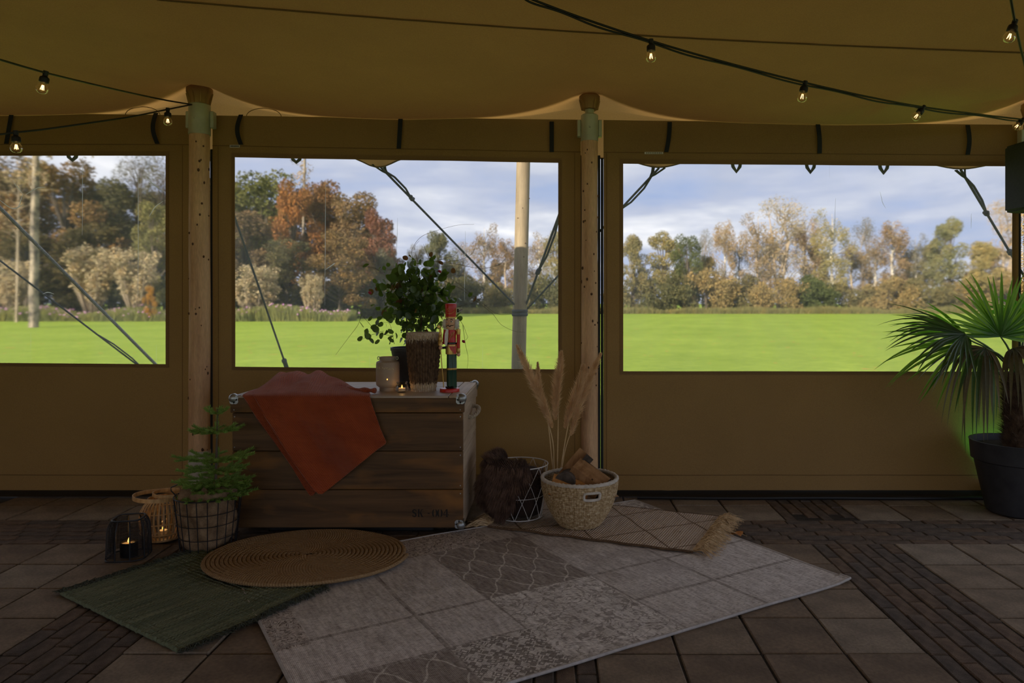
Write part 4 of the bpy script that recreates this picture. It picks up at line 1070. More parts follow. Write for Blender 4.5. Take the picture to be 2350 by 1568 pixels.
for y in (CYF + 0.12, CYB - 0.12):
    mb = MB(); mb.bbox(((CX0 + CX1) / 2, y, 0.021), (CX1 - CX0 - 0.35, 0.09, 0.040), 0.004); mb.build('foot_rail', M['black_rubber'], chest, 0)
# lid: rim boards and top boards, the outer ones mitred round like a frame
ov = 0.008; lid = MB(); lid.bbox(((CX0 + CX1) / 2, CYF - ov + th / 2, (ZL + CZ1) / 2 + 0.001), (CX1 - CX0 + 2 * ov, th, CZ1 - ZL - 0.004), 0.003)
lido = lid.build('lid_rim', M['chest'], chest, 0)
mb = MB(); mb.bbox(((CX0 + CX1) / 2, CYB + ov - th / 2, (ZL + CZ1) / 2), (CX1 - CX0 + 2 * ov, th, CZ1 - ZL - 0.004), 0.003); mb.build('lid_rim', M['chest_side'], chest, 0)
for x in (CX0 - ov + th / 2, CX1 + ov - th / 2):
    mb = MB(); mb.bbox((x, (CYF + CYB) / 2, (ZL + CZ1) / 2 + 0.001), (th, CYB - CYF + 2 * ov - 2 * th - 0.002, CZ1 - ZL - 0.004), 0.003); mb.build('lid_rim', M['chest_side'], chest, 0)
yb = [CYF - ov + 0.001, CYF + 0.215, CYF + 0.44, CYB + ov - 0.001]
for k in range(3):
    mb = MB(); mb.bbox(((CX0 + CX1) / 2 - 0.04, (yb[k] + yb[k + 1]) / 2, CZ1 + 0.003), (CX1 - CX0 - 0.08, yb[k + 1] - yb[k] - 0.004, 0.014), 0.003); mb.build('lid_board', M['chest_lid'], chest, 0)
mb = MB(); mb.bbox((CX1 - 0.035, (CYF + CYB) / 2, CZ1 + 0.003), (0.082, CYB - CYF + 2 * ov - 0.004, 0.014), 0.003); mb.build('lid_board', M['chest_side'], chest, 0)
LIDZ = CZ1 + 0.010
# ball corners with screwed lobes
def corner(x, y, z, sx, sy, sz):
    mb = MB(); c = V((x, y, z)); mb.ball(c - V((sx, sy, sz)) * 0.014, 0.027, 14, 10)
    for ax, (u_, w_) in ((0, (1, 2)), (1, (0, 2)), (2, (0, 1))):
        n_ = V((0, 0, 0)); n_[ax] = (sx, sy, sz)[ax]
        for q in range(3):
            d = V((0, 0, 0)); d[u_] = -(sx, sy, sz)[u_] * (0.030 if q != 1 else 0.012); d[w_] = -(sx, sy, sz)[w_] * (0.030 if q != 0 else 0.012)
            p = c + d + n_ * 0.0008; ring = []
            for k in range(12):
                a = 2 * PI * k / 12; w3 = V((0, 0, 0)); w3[u_] = math.cos(a) * 0.015; w3[w_] = math.sin(a) * 0.015; ring.append(p + w3)
            mb.prism(ring, n_ * 0.0018)
    o = mb.build('steel_corner', M['steel'], chest)
    sb_ = MB(); q = c + V((-sx * 0.030, 0, -sz * 0.030)); q.y += sy * 0.003; sb_.ball(q, 0.0045, 8, 5, (1, .5, 1)); sb_.build('screw', M['steel'], o)
for x, sx in ((CX0 - ov, -1), (CX1 + ov, 1)):
    for y, sy in ((CYF - ov, -1), (CYB + ov, 1)):
        corner(x, y, LIDZ, sx, sy, 1); 
        if not (sx < 0): corner(x - sx * ov, y - sy * ov, CZ0, sx, sy, -1)
for x in (CX0 + 0.012, CX1 - 0.014):
    for z in [ZL + 0.018, ZL - 0.02] + [zs[k] + d for k in range(3) for d in (0.022, zs[1] - zs[0] - 0.022)]:
        mb = MB(); mb.ball((x, CYF - (ov if z > ZL else 0), z), 0.0036, 8, 5, (1, .4, 1)); mb.build('screw', M['steel'], chest)
# rope handle on the right end
M['sisal'] = mat('sisal_rope', (0.30, 0.24, 0.17), (0.46, 0.38, 0.28), 60, 0.85, 0.5, 200)
hz = H - (948 - CY) * 4.33 / F
pp = smoothpath([V((CX1 - 0.005, 4.22, hz + 0.0)), V((CX1 + 0.02, 4.24, hz - 0.01)), V((CX1 + 0.045, 4.33, hz + 0.005)), V((CX1 + 0.04, 4.42, hz + 0.02)), V((CX1 - 0.005, 4.44, hz + 0.03))], 10)
mb = MB()
for s_ in range(3):
    pts = []
    for k, p in enumerate(pp):
        a = k * 0.8 + s_ * 2.094; pts.append(p + V((math.cos(a) * 0.0065, 0, math.sin(a) * 0.0065)))
    mb.tube(pts, 0.0072, 7)
mb.build('rope_handle', M['sisal'], chest)
# stencilled number
M['stencil'] = mat('black_stencil', (0.010, 0.008, 0.006), rough=0.7)
lb = MB(); x0l, x1l = (945.5 - CX) * CYF / F, (1030 - CX) * CYF / F; zb_, zt_2 = H - (1187 - CY) * CYF / F, H - (1169 - CY) * CYF / F
UL = (x1l - x0l) / 302.0; HL = zt_2 - zb_
def stroke(pts, wd_, x0_):
    """pts in letter units (x in crop pixels, y 0..1); wd_ per point"""
    q = [V((x0l + (x0_ + a) * UL, CYF - 0.0004, zb_ + b * HL)) for a, b in pts]; L_, R_ = [], []
    for i, p in enumerate(q):
        d = q[min(i + 1, len(q) - 1)] - q[max(i - 1, 0)]; n_ = V((-d.z, 0, d.x)).normalized() * (wd_[i] if isinstance(wd_, list) else wd_) * UL / 2
        L_.append(p + n_); R_.append(p - n_)
    fr = [L_, R_]; bk = [[p + V((0, 0.0009, 0)) for p in r] for r in fr]
    lb.grid([bk[0], fr[0], fr[1], bk[1]])
def arc(cx, cy, rx, ry, a0, a1, n=10): return [(cx + rx * math.cos(a0 + (a1 - a0) * k / n), cy + ry * math.sin(a0 + (a1 - a0) * k / n)) for k in range(n + 1)]
S1 = arc(20, 0.74, 13, 0.20, 0.3, PI, 7) + [(9, 0.64), (20, 0.53), (31, 0.40)] + arc(20, 0.26, 13, 0.20, 0.0, -PI + 0.3, 8)[1:]
stroke(S1, [4, 6, 8, 9, 9, 10, 11, 12, 13, 13, 13, 11, 10, 9, 9, 9, 8, 6, 5][:len(S1)], 0)
stroke([(6, 0.05), (6, 0.3)], 4, 0); stroke([(34, 0.70), (34, 0.95)], 4, 0)
stroke([(10, 0.0), (10, 1.0)], 11, 45); stroke([(2, 0.03), (19, 0.03)], 3, 45); stroke([(2, 0.97), (19, 0.97)], 3, 45)
stroke([(20, 0.50), (38, 0.98)], 5, 45); stroke([(22, 0.60), (40, 0.02)], 11, 45); stroke([(32, 0.97), (48, 0.97)], 3, 45); stroke([(31, 0.03), (50, 0.03)], 3, 45)
stroke([(0, 0.47), (18, 0.47)], 7, 128)
for ox in (168, 210):
    for s_ in (1, -1):
        q = arc(19 + s_ * 4, 0.5, s_ * 12, 0.47, -PI / 2 + 0.12, PI / 2 - 0.12, 12); stroke(q, [3, 5, 8, 10, 12, 12, 12, 12, 12, 10, 8, 5, 3], ox)
stroke([(3, 0.33), (27, 0.97)], 5, 255); stroke([(2, 0.30), (24, 0.30)], 6, 255); stroke([(38, 0.30), (47, 0.30)], 6, 255); stroke([(31, 0.03), (31, 0.99)], 11, 255); stroke([(21, 0.03), (42, 0.03)], 3, 255)
lb.build('stencil_lettering', M['stencil'], front_planks[0], 0)

# ---------------------------------------------------------------- rust waffle throw over the chest
m, t, out = newmat('waffle_cloth'); v = uvcoords(t); sv = nd(t, 'ShaderNodeSeparateXYZ', {0: v})
a = mth(t, 'ABSOLUTE', mth(t, 'SINE', mth(t, 'MULTIPLY', sv.outputs[0], PI / 0.0085))); b = mth(t, 'ABSOLUTE', mth(t, 'SINE', mth(t, 'MULTIPLY', sv.outputs[1], PI / 0.0085)))
hgt = mth(t, 'SUBTRACT', 1.0, mth(t, 'MULTIPLY', a, b))
c = mixc(t, 1.0, ramp(t, fleck(t, v, 8, 3.0), [(0.3, (0.34, 0.058, 0.014)), (0.7, (0.45, 0.088, 0.022))]), ramp(t, hgt, [(0, (0.74, 0.7, 0.7)), (1, (1.1, 1.1, 1.1))]), 'MULTIPLY')
p = nd(t, 'ShaderNodeBsdfPrincipled', {'Base Color': c, 'Roughness': 0.9, 'Specular IOR Level': 0.15, 'Sheen Weight': 0.3, 'Normal': bumpn(t, hgt, 0.8, 0.004)})
tr = nd(t, 'ShaderNodeBsdfTranslucent', {'Color': c})
t.links.new(nd(t, 'ShaderNodeMixShader', {0: 0.08, 1: p.outputs[0], 2: tr.outputs[0]}).outputs[0], out.inputs[0]); M['waffle'] = m
throw = thing('waffle_throw', 'rust orange waffle-weave throw draped over the wooden chest', 'blanket', (-1.4, 4.0, LIDZ))
def cloth(name, toprows, frontrows, yoff, hump, seed, amp=1.0, cols=46):
    """toprows: (Y, left px, right px, lift); frontrows: (row px, left px, right px)"""
    rows = []
    def interp(tab, u, k): 
        x = u * (len(tab) - 1); i = min(int(x), len(tab) - 2); f = x - i; f = f * f * (3 - 2 * f) if k == 'z' else f
        return [p_ + (q_ - p_) * f for p_, q_ in zip(tab[i], tab[i + 1])]
    nT, nF = 26, 40
    if toprows:
        for k in range(nT):
            Y, l, r, lift = interp(toprows, k / (nT - 1), 'x')
            xl, xr = (l - CX) * Y / F, (r - CX) * Y / F; row = []
            for i in range(cols + 1):
                s = i / cols; e = min(1, math.sin(PI * s) * 1.9) if hump else 1
                wr = 0.012 * nz((s * 3.2 + seed, Y * 5, 1)) + 0.006 * nz((s * 9, Y * 11, seed))
                wr += 0.010 * math.sin((s * 2.2 - Y * 2.4) * 9) * (1 if lift > 0.03 else 0.25)
                row.append(V((xl + (xr - xl) * s, Y, LIDZ + 0.007 + lift * e + max(-0.3 * lift, wr) * e * (lift > 0.008))))
            rows.append(row)
    for k in range(nF):
        py, l, r = interp(frontrows, k / (nF - 1), 'x'); Y = CYF - ov - yoff; row = []; z0 = LIDZ + 0.004
        f = k / (nF - 1)
        for i in range(cols + 1):
            s = i / cols; px = l + (r - l) * s
            fold = 0.016 * math.sin((px - l * 0.85) * 0.040 + seed) * min(1, f * 1.5) + 0.014 * nz((px * 0.018, py * 0.006, seed)) + 0.006 * nz((px * 0.05 - py * 0.02, py * 0.02, seed + 3))
            q = P(px, py, Y - max(0, 0.020 * amp + fold * amp) * min(1, f * 4) - 0.004); row.append(q)
        rows.append(row)
    uv = []; acc = 0
    for j, r in enumerate(rows):
        if j: acc += (rows[j][cols // 2] - rows[j - 1][cols // 2]).length
        uv.append([(p_.x * 0.8 + p_.z * 0.6, acc) for p_ in r])
    mb = MB(); mb.grid(rows, 0, uv); o = mb.build(name, M['waffle'], throw, 180)
    md = o.modifiers.new('thick', 'SOLIDIFY'); md.thickness = 0.006; md.offset = 1
    return o, rows
cloth('under_layer', [(4.30, 606, 760, 0.003), (4.12, 572, 740, 0.002), (3.985, 558, 720, 0.001)],
      [(909, 556, 720), (930, 570, 722), (960, 588, 726), (1020, 633, 735), (1080, 674, 748), (1115, 695, 735), (1138, 711, 718)], 0.002, False, 1.3, 0.2)
cloth('upper_layer', [(4.54, 660, 730, 0.0), (4.46, 632, 752, 0.065), (4.38, 612, 772, 0.082), (4.28, 596, 800, 0.070), (4.18, 582, 828, 0.045), (4.08, 575, 848, 0.026), (3.99, 578, 850, 0.009)],
      [(908, 582, 848), (928, 592, 853), (955, 606, 862), (985, 624, 873), (1018, 645, 887), (1034, 656, 864), (1060, 672, 832), (1095, 697, 789), (1120, 716, 758), (1134, 731, 740)], 0.012, True, 4.1, 1.3)
# the loose rolled corner lying on the lid
mb = MB(); pts = smoothpath([P(795, 905, 4.10), P(822, 902, 4.08), P(845, 899, 4.06), P(861, 902, 4.05)], 8)
for k, p_ in enumerate(pts): p_.z = LIDZ + 0.020
mb.tube(pts, [0.016 + 0.004 * math.sin(k * .6) for k in range(len(pts))], 12, flat=0.8); 
for i, vtx in enumerate(mb.v): mb.uv[i] = (vtx[0], vtx[2] + vtx[1])
mb.build('rolled_corner', M['waffle'], throw, 180)
# ---------------------------------------------------------------- things on the chest
def top_at(px, py): return P(px, py, (H - LIDZ) * F / (py - CY))
def flame(root, c, s=1.0):
    mb = MB(); mb.lathe([(0.0001, 0), (0.0035 * s, 0.003 * s), (0.0042 * s, 0.007 * s), (0.0022 * s, 0.014 * s), (0.0001, 0.020 * s)], 10, c)
    return mb.build('flame', M['flame'], root)
M['flame'] = emit('candle_flame', (1.0, 0.42, 0.07), 5.0)
M['wax'] = mat('white_wax', (0.75, 0.66, 0.52), rough=0.5, trans=0.3)
M['glass'] = clear('clear_glass', (0.90, 0.91, 0.90), 0.16, 0.03)
M['stoneware'] = mat('frosted_stoneware', (0.36, 0.29, 0.22), (0.43, 0.35, 0.27), 9, 0.45, trans=0.16, tcol=(0.8, 0.55, 0.3))
def candle_light(root, c, e):
    l = bpy.data.lights.new('candle_light', 'POINT'); l.energy = e; l.color = (1.0, 0.55, 0.2); l.shadow_soft_size = 0.006
    o = bpy.data.objects.new('candle_light', l); COL.objects.link(o); o.parent = root; o.location = V(c) - wloc(root)

# frosted jar lantern
c = top_at(890, 900); c.y += 0.06; r = 0.067
c = V(((890 - CX) * c.y / F, c.y, LIDZ)); s = c.y / F
jar = thing('jar_lantern', 'frosted beige jar lantern with wire loops and a candle inside', 'lantern', c)
h = 78 * s
prof = [(0, 0.004), (r * .68, 0), (r * .72, h * .06), (r * .70, h * .10), (r * .96, h * .17), (r, h * .22), (r, h * .78), (r * .96, h * .85), (r * .70, h * .90), (r * .68, h * .93), (r * .71, h * .95), (r * .71, h), (r * .64, h), (r * .64, h * .92), (r * .93, h * .82), (r * .93, h * .22), (r * .6, h * .12), (0, h * .11)]
mb = MB(); mb.lathe(prof, 40, c); mb.build('jar', M['stoneware'], jar)
for sg in (-1, 1):
    mb = MB(); k0 = c + V((sg * r * .74, 0, h * .96)); mb.tube([k0 + V((sg * 0.006 * math.cos(a) + sg * .004, 0, 0.009 * math.sin(a))) for a in [2 * PI * k / 14 for k in range(14)]], 0.0022, 6, closed=True); mb.build('wire_loop', M['galv'], jar)
random.seed(4); M['hole_glow'] = mat('hole_glow_dot', (0.75, 0.72, 0.28), rough=0.5)
pts_ = []
for k in range(11):
    for q in range(3):
        if rnd(0, 1) < 0.78: pts_.append((-0.95 + 0.145 * k + rnd(-.03, .03), h * (0.735 - 0.022 * q) - 0.010 * k / 11))
dot = MB(); dot.ball((0, 0, 0), 0.0016, 6, 4); DOT = dot.mesh('hole_glow_dot', M['hole_glow'])  # pale yellow beads stand in for light through holes in the jar
for a, z in pts_: inst('hole_glow_dot', DOT, jar, c + V((math.sin(a * 1.05 + 0.15) * r, -math.cos(a * 1.05 + 0.15) * r, z)))
mb = MB(); mb.lathe([(0, .012 + h * .1), (.019, .012 + h * .1), (.019, .030 + h * .1), (0, .030 + h * .1)], 18, c); mb.build('candle', M['wax'], jar)
flame(jar, c + V((0.005, 0, 0.034 + h * .1)), 1.1); candle_light(jar, c + V((0.005, 0, 0.046 + h * .1)), 0.10)
# glowing bead on the outside, stands in for the flame shining through the jar
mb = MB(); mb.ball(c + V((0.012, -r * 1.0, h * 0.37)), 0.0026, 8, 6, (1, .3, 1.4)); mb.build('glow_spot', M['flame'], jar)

# small glass tealight holder
c = top_at(922.5, 902); c = V(((922.5 - CX) * (c.y + .03) / F, c.y + .03, LIDZ)); r = 0.036; h = 0.060
tl = thing('tealight_glass', 'small ribbed glass tealight holder beside the frosted jar', 'candle holder', c)
fn_ = lambda a, rr, z, j: (rr * (1 + 0.03 * math.sin(a * 16)) if 0.008 < z < 0.045 else rr, z)
mb = MB(); mb.lathe([(0, 0.0), (r * .7, 0), (r * .95, h * .16), (r, h * .4), (r * .92, h * .66), (r * .76, h * .80), (r * .86, h * .9), (r * .86, h), (r * .78, h), (r * .70, h * .8), (r * .86, h * .62), (r * .92, h * .4), (r * .8, h * .14), (0, h * .1)], 48, c, fn=fn_); mb.build('glass', M['glass'], tl)
mb = MB(); mb.lathe([(0, .008), (.020, .008), (.020, .024), (.018, .024), (.017, .021), (0, .021)], 20, c); mb.build('tealight', M['wax'], tl)
flame(tl, c + V((0, 0, 0.023)), 1.0); candle_light(tl, c + V((0, 0, 0.036)), 0.05)

# goat-skin drum
m, t, out = newmat('drum_cords'); v = coords(t); s3 = nd(t, 'ShaderNodeSeparateXYZ', {0: v}); HD = 0.335
edge = mth(t, 'ADD', s3.outputs[2], mth(t, 'MULTIPLY', mth(t, 'SUBTRACT', fleck(t, coords(t, 'Object', (120, 120, 9)), 1.0, 3.0, 0.7), 0.5), 0.085))
br = ramp(t, fleck(t, coords(t, 'Object', (60, 60, 40)), 1.0, 3.0), [(0.3, (0.055, 0.030, 0.018)), (0.7, (0.17, 0.105, 0.06))])
cr_ = ramp(t, fleck(t, coords(t, 'Object', (90, 90, 12)), 1.0, 3.0), [(0.3, (0.40, 0.28, 0.17)), (0.7, (0.66, 0.52, 0.37))])
up = mth(t, 'GREATER_THAN', edge, HD * 0.90); dn = mth(t, 'LESS_THAN', edge, HD * 0.135)
c_ = mixc(t, mth(t, 'MAXIMUM', up, dn), br, cr_)
p = nd(t, 'ShaderNodeBsdfPrincipled', {'Base Color': c_, 'Roughness': 0.85, 'Specular IOR Level': 0.2}); t.links.new(p.outputs[0], out.inputs[0]); M['drum'] = m
M['skin'] = mat('drum_skin', (0.55, 0.45, 0.34), (0.68, 0.57, 0.45), 8, 0.6)
c = top_at(972, 900); c = V(((972 - CX) * (c.y + .07) / F, c.y + .07, LIDZ)); s = c.y / F
drum = thing('hand_drum', 'tapered hand drum laced with brown cords and a pale skin', 'drum', c)
R1_, R0_ = 38.5 * s, 27 * s
def cords(a, rr, z, j):
    k = 34; ph = (a * k / (2 * PI)) % 1.0; bulge = math.sin(PI * ph) ** 0.6
    tw = math.sin(z * 260 + (1.6 if int(a * k / (2 * PI)) % 2 else 0) + ph * 3)
    return rr + 0.0085 * bulge + 0.0028 * tw * bulge, z
def rad(z):
    f = z / HD
    return R0_ + (R1_ - R0_) * (1 - (1 - min(1, f * 1.12)) ** 1.6) - 0.003 * max(0, f - .9) * 10
nzp = 60
mb = MB(); mb.lathe([(rad(HD * k / nzp) - 0.006, HD * k / nzp) for k in range(nzp + 1)], 204, c, fn=cords); mb.build('laced_shell', M['drum'], drum, 180)
mb = MB(); mb.lathe([(rad(HD) - 0.001, HD * 0.955), (rad(HD) + 0.003, HD * .985), (rad(HD) - 0.004, HD + 0.004), (rad(HD) * .8, HD + 0.001), (0, HD + 0.001)], 48, c); mb.build('drum_skin', M['skin'], drum)
mb = MB(); mb.lathe([(0, 0.001), (R0_ - .004, 0.001), (R0_ - .004, 0.01)], 40, c); mb.build('base', M['skin'], drum)
random.seed(6)
for nm, z0, dz, n_ in (('skin_fringe', HD * .955, -1, 420), ('base_fringe', HD * .03, 1, 380)):
    mb = MB()
    for k in range(n_):
        a = rnd(0, 2 * PI); q = rad(z0) + 0.001; p = c + V((math.cos(a) * q, math.sin(a) * q, z0)); mb.strand(p, V((math.cos(a) * .12, math.sin(a) * .12, dz)), rnd(0.012, 0.05), 0.0013, (0, 0, 0))
    tag(mb.build(nm, M['skin'], drum, 0), kind='stuff')

# nutcracker
M['red'] = mat('red_lacquer', (0.52, 0.020, 0.018), (0.60, 0.03, 0.025), 10, 0.28)
M['gold'] = mat('gold_paint', (0.55, 0.33, 0.09), (0.68, 0.43, 0.13), 14, 0.35, metal=0.55)
M['green_lac'] = mat('dark_green_lacquer', (0.012, 0.045, 0.028), (0.018, 0.06, 0.036), 10, 0.25)
M['black_lac'] = mat('black_lacquer', (0.008, 0.008, 0.009), rough=0.25)
M['skin_paint'] = mat('painted_face', (0.66, 0.37, 0.22), (0.72, 0.42, 0.26), 10, 0.5)
M['white_fur'] = mat('white_fur', (0.74, 0.70, 0.66), (0.84, 0.81, 0.77), 30, 0.9)
M['white_paint'] = mat('white_paint', (0.72, 0.68, 0.62), rough=0.5)
c = top_at(1032, 901); c = V(((1032 - CX) * (c.y + .045) / F, c.y + .045, LIDZ)); s = c.y / F
nut = thing('nutcracker', 'red nutcracker soldier figure with white hair on a round red base', 'figurine', c)
def npx(x, y, dy=0.0): return V(((x - CX) * (c.y + dy) / F, c.y + dy, H - (y - CY) * (c.y + dy) / F))
def zpx(y): return H - (y - CY) * c.y / F - LIDZ
def nl(name, m_, prof, px, dy=0.0, n=28, parent=None, sy=1.0):
    o = npx(px, 700, dy); mb = MB(); mb.lathe([(r_ * s, zpx(y_)) for r_, y_ in prof], n, V((o.x, o.y, LIDZ)), sy=sy); return mb.build(name, m_, parent or nut)
nl('base', M['red'], [(0, 905), (21.5, 905), (22.5, 903), (22.5, 893), (21.5, 891), (0, 891)], 1032)
for px, dy in ((1032.5, -0.004), (1041.0, 0.004)):
    nl('leg', M['green_lac'], [(0, 812), (7.2, 812), (7.2, 845), (7.4, 846), (7.4, 849), (7.2, 850), (7.4, 890), (0, 890)], px, dy)
    nl('knee_band', M['gold'], [(7.5, 849), (7.9, 848.5), (7.9, 845), (7.5, 844.5)], px, dy)
    mb = MB(); mb.ball(npx(px - 4.5, 889, dy - 0.014), 0.014, 12, 8, (1.1, 1.5, .55)); mb.build('shoe', M['black_lac'], nut)
body = nl('tunic', M['red'], [(0, 813), (12.0, 813), (12.6, 790), (11.6, 788), (11.2, 772), (12.0, 762), (11.0, 757), (0, 757)], 1035.5, 0, sy=0.85)
nl('belt', M['black_lac'], [(11.9, 790.5), (12.8, 790), (12.8, 786), (11.9, 785.5)], 1035.5, 0, parent=body, sy=0.86)
nl('hem_panel', M['gold'], [(12.2, 812.8), (12.5, 812.6), (12.9, 792), (12.7, 791)], 1035.2, -0.0006, parent=body, sy=0.85)
# red apron with gold scrolls, gold lapels
mb = MB(); q = [npx(1030 + 0.0, 795, -0.0335), npx(1047, 795, -0.0250), npx(1047.3, 812, -0.0255), npx(1042, 812, -0.0315), npx(1034, 803, -0.0335)]
mb.prism(q, V((0, 0.003, 0))); mb.build('apron', M['red'], body, 0)
for pts in ([(1037, 800), (1040, 797), (1043, 800), (1041, 804), (1038, 806), (1042, 809)], [(1036, 775), (1040, 771), (1041, 766), (1038, 763), (1036, 767), (1039, 770)], [(1028, 760), (1030, 768), (1030, 780), (1029, 786)]):
    mb = MB(); mb.tube(smoothpath([npx(a, b, -0.0325) for a, b in pts], 5), 0.0009, 5); mb.build('gold_scroll', M['gold'], body)
mb = MB(); mb.tube(smoothpath([npx(1043, 762, -0.022), npx(1036, 770, -0.030), npx(1030, 783, -0.032)], 6), 0.0016, 5); mb.build('lapel', M['gold'], body)
# head, hair, beard, face
head = nl('head', M['skin_paint'], [(0, 757), (9.4, 757), (10.6, 750), (11.0, 740), (10.6, 729), (0, 729)], 1034.0, 0.0)
mb = MB(); mb.tube(smoothpath([npx(1024.0, 750, -0.026), npx(1028, 746.8, -0.0285), npx(1031.5, 749.6, -0.0295), npx(1035, 747.5, -0.0280), npx(1039.5, 747.5, -0.0255), npx(1041, 745, -0.024)], 6), [0.0012] + [0.0030] * 12 + [0.0042] * 6 + [0.0030] * 8 + [0.0014] * 4, 8, flat=.6); mb.build('moustache', M['black_lac'], head)
mb = MB(); mb.ball(npx(1036, 738.5, -0.0262), 0.0052, 12, 8, (1.1, .4, 1)); e = mb.build('eye', M['white_paint'], head)
mb = MB(); mb.ball(npx(1035.5, 738.5, -0.0280), 0.0032, 10, 6, (1, .4, 1.1)); mb.build('pupil', M['black_lac'], e)
mb = MB(); mb.ball(npx(1025.6, 739.5, -0.0220), 0.0045, 12, 8, (.8, .4, 1)); e = mb.build('eye', M['white_paint'], head)
mb = MB(); mb.ball(npx(1025.3, 739.5, -0.0235), 0.0028, 10, 6, (.8, .4, 1.1)); mb.build('pupil', M['black_lac'], e)
for a, b, d_ in ((1033.5, 1039, -0.0262), (1024.2, 1027, -0.0235)):
    mb = MB(); mb.tube(smoothpath([npx(a, 735.0, d_), npx((a + b) / 2, 733.0, d_ - .001), npx(b, 735.2, d_ + .002)], 5), 0.0016, 6); mb.build('eyebrow', M['black_lac'], head)
mb = MB(); mb.ball(npx(1030, 743.5, -0.0285), 0.0048, 10, 8, (.8, 1, 1.3)); mb.build('nose', M['skin_paint'], head)
mb = MB(); q = [npx(1029, 757, -0.034), npx(1024.5, 755, -0.034), npx(1021, 766, -0.037), npx(1020, 790, -0.037), npx(1025, 795, -0.037), npx(1027.5, 782, -0.037)]
mb.prism(q, V((0, 0.008, 0))); mb.build('beard', M['white_fur'], head, 0)
random.seed(31); mb = MB()
for px, dy, n_ in ((1048.0, 0.002, 900), (1021.0, 0.004, 700), (1034, 0.022, 600)):
    for k in range(n_):
        a = rnd(0, 2 * PI); u = rnd(-1, 1); d = V((math.cos(a) * math.sqrt(1 - u * u), math.sin(a) * math.sqrt(1 - u * u), u)); q = npx(px, 744 + rnd(-9, 9), dy)
        mb.strand(q + d * 0.008, d + V((0, 0, -.5)), rnd(0.008, 0.017), 0.0007, (0, 0, -0.6))
    mb.ball(npx(px, 743, dy), 0.0135, 12, 8, (.85, 1, 2.0))
mb.build('hair', M['white_fur'], head, 60)
hat = nl('hat', M['red'], [(0, 729.5), (12.2, 729.5), (12.4, 727), (12.6, 712), (13.6, 700), (12.8, 697.5), (9, 696.4), (0, 696.2)], 1034.5)
nl('hat_band', M['gold'], [(12.3, 730), (12.9, 729.6), (12.9, 727.4), (12.3, 727)], 1034.5, parent=hat)
mb = MB(); mb.tube(smoothpath([npx(1046.3, 707, -0.012), npx(1041, 716, -0.027), npx(1032, 720.5, -0.032), npx(1024, 718, -0.024)], 8), 0.0012, 6); mb.build('chin_cord', M['gold'], hat)
mb = MB()
for a, b in ((1031, 712), (1028, 714), (1029.5, 708), (1027, 710), (1031, 716)): mb.ball(npx(a, b, -0.030), 0.0032, 8, 6)
mb.build('gold_emblem', M['gold'], hat)
mb = MB(); mb.ball(npx(1051.0, 713, 0.0), 0.0075, 12, 8, (.8, .8, 1.5)); mb.build('plume_knob', M['black_lac'], hat)
# arms: right arm straight down, left arm bent and holding the tree-topped staff
arm = nl('arm', M['red'], [(0, 800), (4.0, 800), (4.3, 770), (4.6, 758), (3.5, 755), (0, 754.6)], 1052, -0.006)
nl('epaulette', M['gold'], [(0, 767.5), (4.7, 767.5), (5.0, 760), (4.4, 755), (0, 754)], 1052, -0.0065, parent=arm)
nl('cuff', M['gold'], [(4.1, 810), (4.4, 809.6), (4.3, 799.5), (4.0, 799)], 1052, -0.006, parent=arm)
mb = MB(); mb.ball(npx(1052.2, 813.5, -0.006), 0.0108, 12, 8, (1, 1, 1.15)); mb.build('hand', M['skin_paint'], arm)
mb = MB(); mb.tube([npx(1022.5, 757, -0.008), npx(1020, 772, -0.010), npx(1019, 790, -0.018)], [0.0105, 0.0100, 0.0085], 12); arm2 = mb.build('arm', M['red'], nut)
mb = MB(); mb.tube([npx(1022, 798, -0.020), npx(1017, 798.5, -0.030), npx(1013, 798, -0.038)], [0.0075, 0.0072, 0.007], 10); mb.build('forearm', M['black_lac'], arm2)
mb = MB(); mb.ball(npx(1011, 798, -0.042), 0.0110, 12, 8, (1, 1, 1.15)); mb.build('hand', M['skin_paint'], arm2)
staff = npx(1011, 798, -0.042)
mb = MB(); mb.tube([npx(1018.5, 890, -0.045), npx(1014, 840, -0.044), staff], 0.0028, 8); st_ = mb.build('staff', M['gold'], nut)
o = npx(1010.5, 700, -0.042); s2 = o.y / F
mb = MB(); prof = [(0, 793), (5.5, 793), (5.2, 785), (4.2, 783), (5.2, 780), (3.8, 772), (3.2, 771), (4.2, 768), (2.6, 761), (2.2, 760), (2.8, 758), (1.2, 752), (0, 751)]
mb.lathe([(r_ * s2, H - (y_ - CY) * s2) for r_, y_ in prof], 16, V((o.x, o.y, 0))); mb.build('staff_tree', M['gold'], st_)
mb = MB(); ctr = npx(1007, 750, -0.042); poly = []
for k in range(10):
    r_ = 0.0145 if k % 2 == 0 else 0.0062; a = PI / 2 + PI * k / 5; poly.append(ctr + V((math.cos(a) * r_, -0.002, math.sin(a) * r_)))
mb.prism(poly, V((0, 0.005, 0))); mb.build('star', M['gold'], st_, 0)

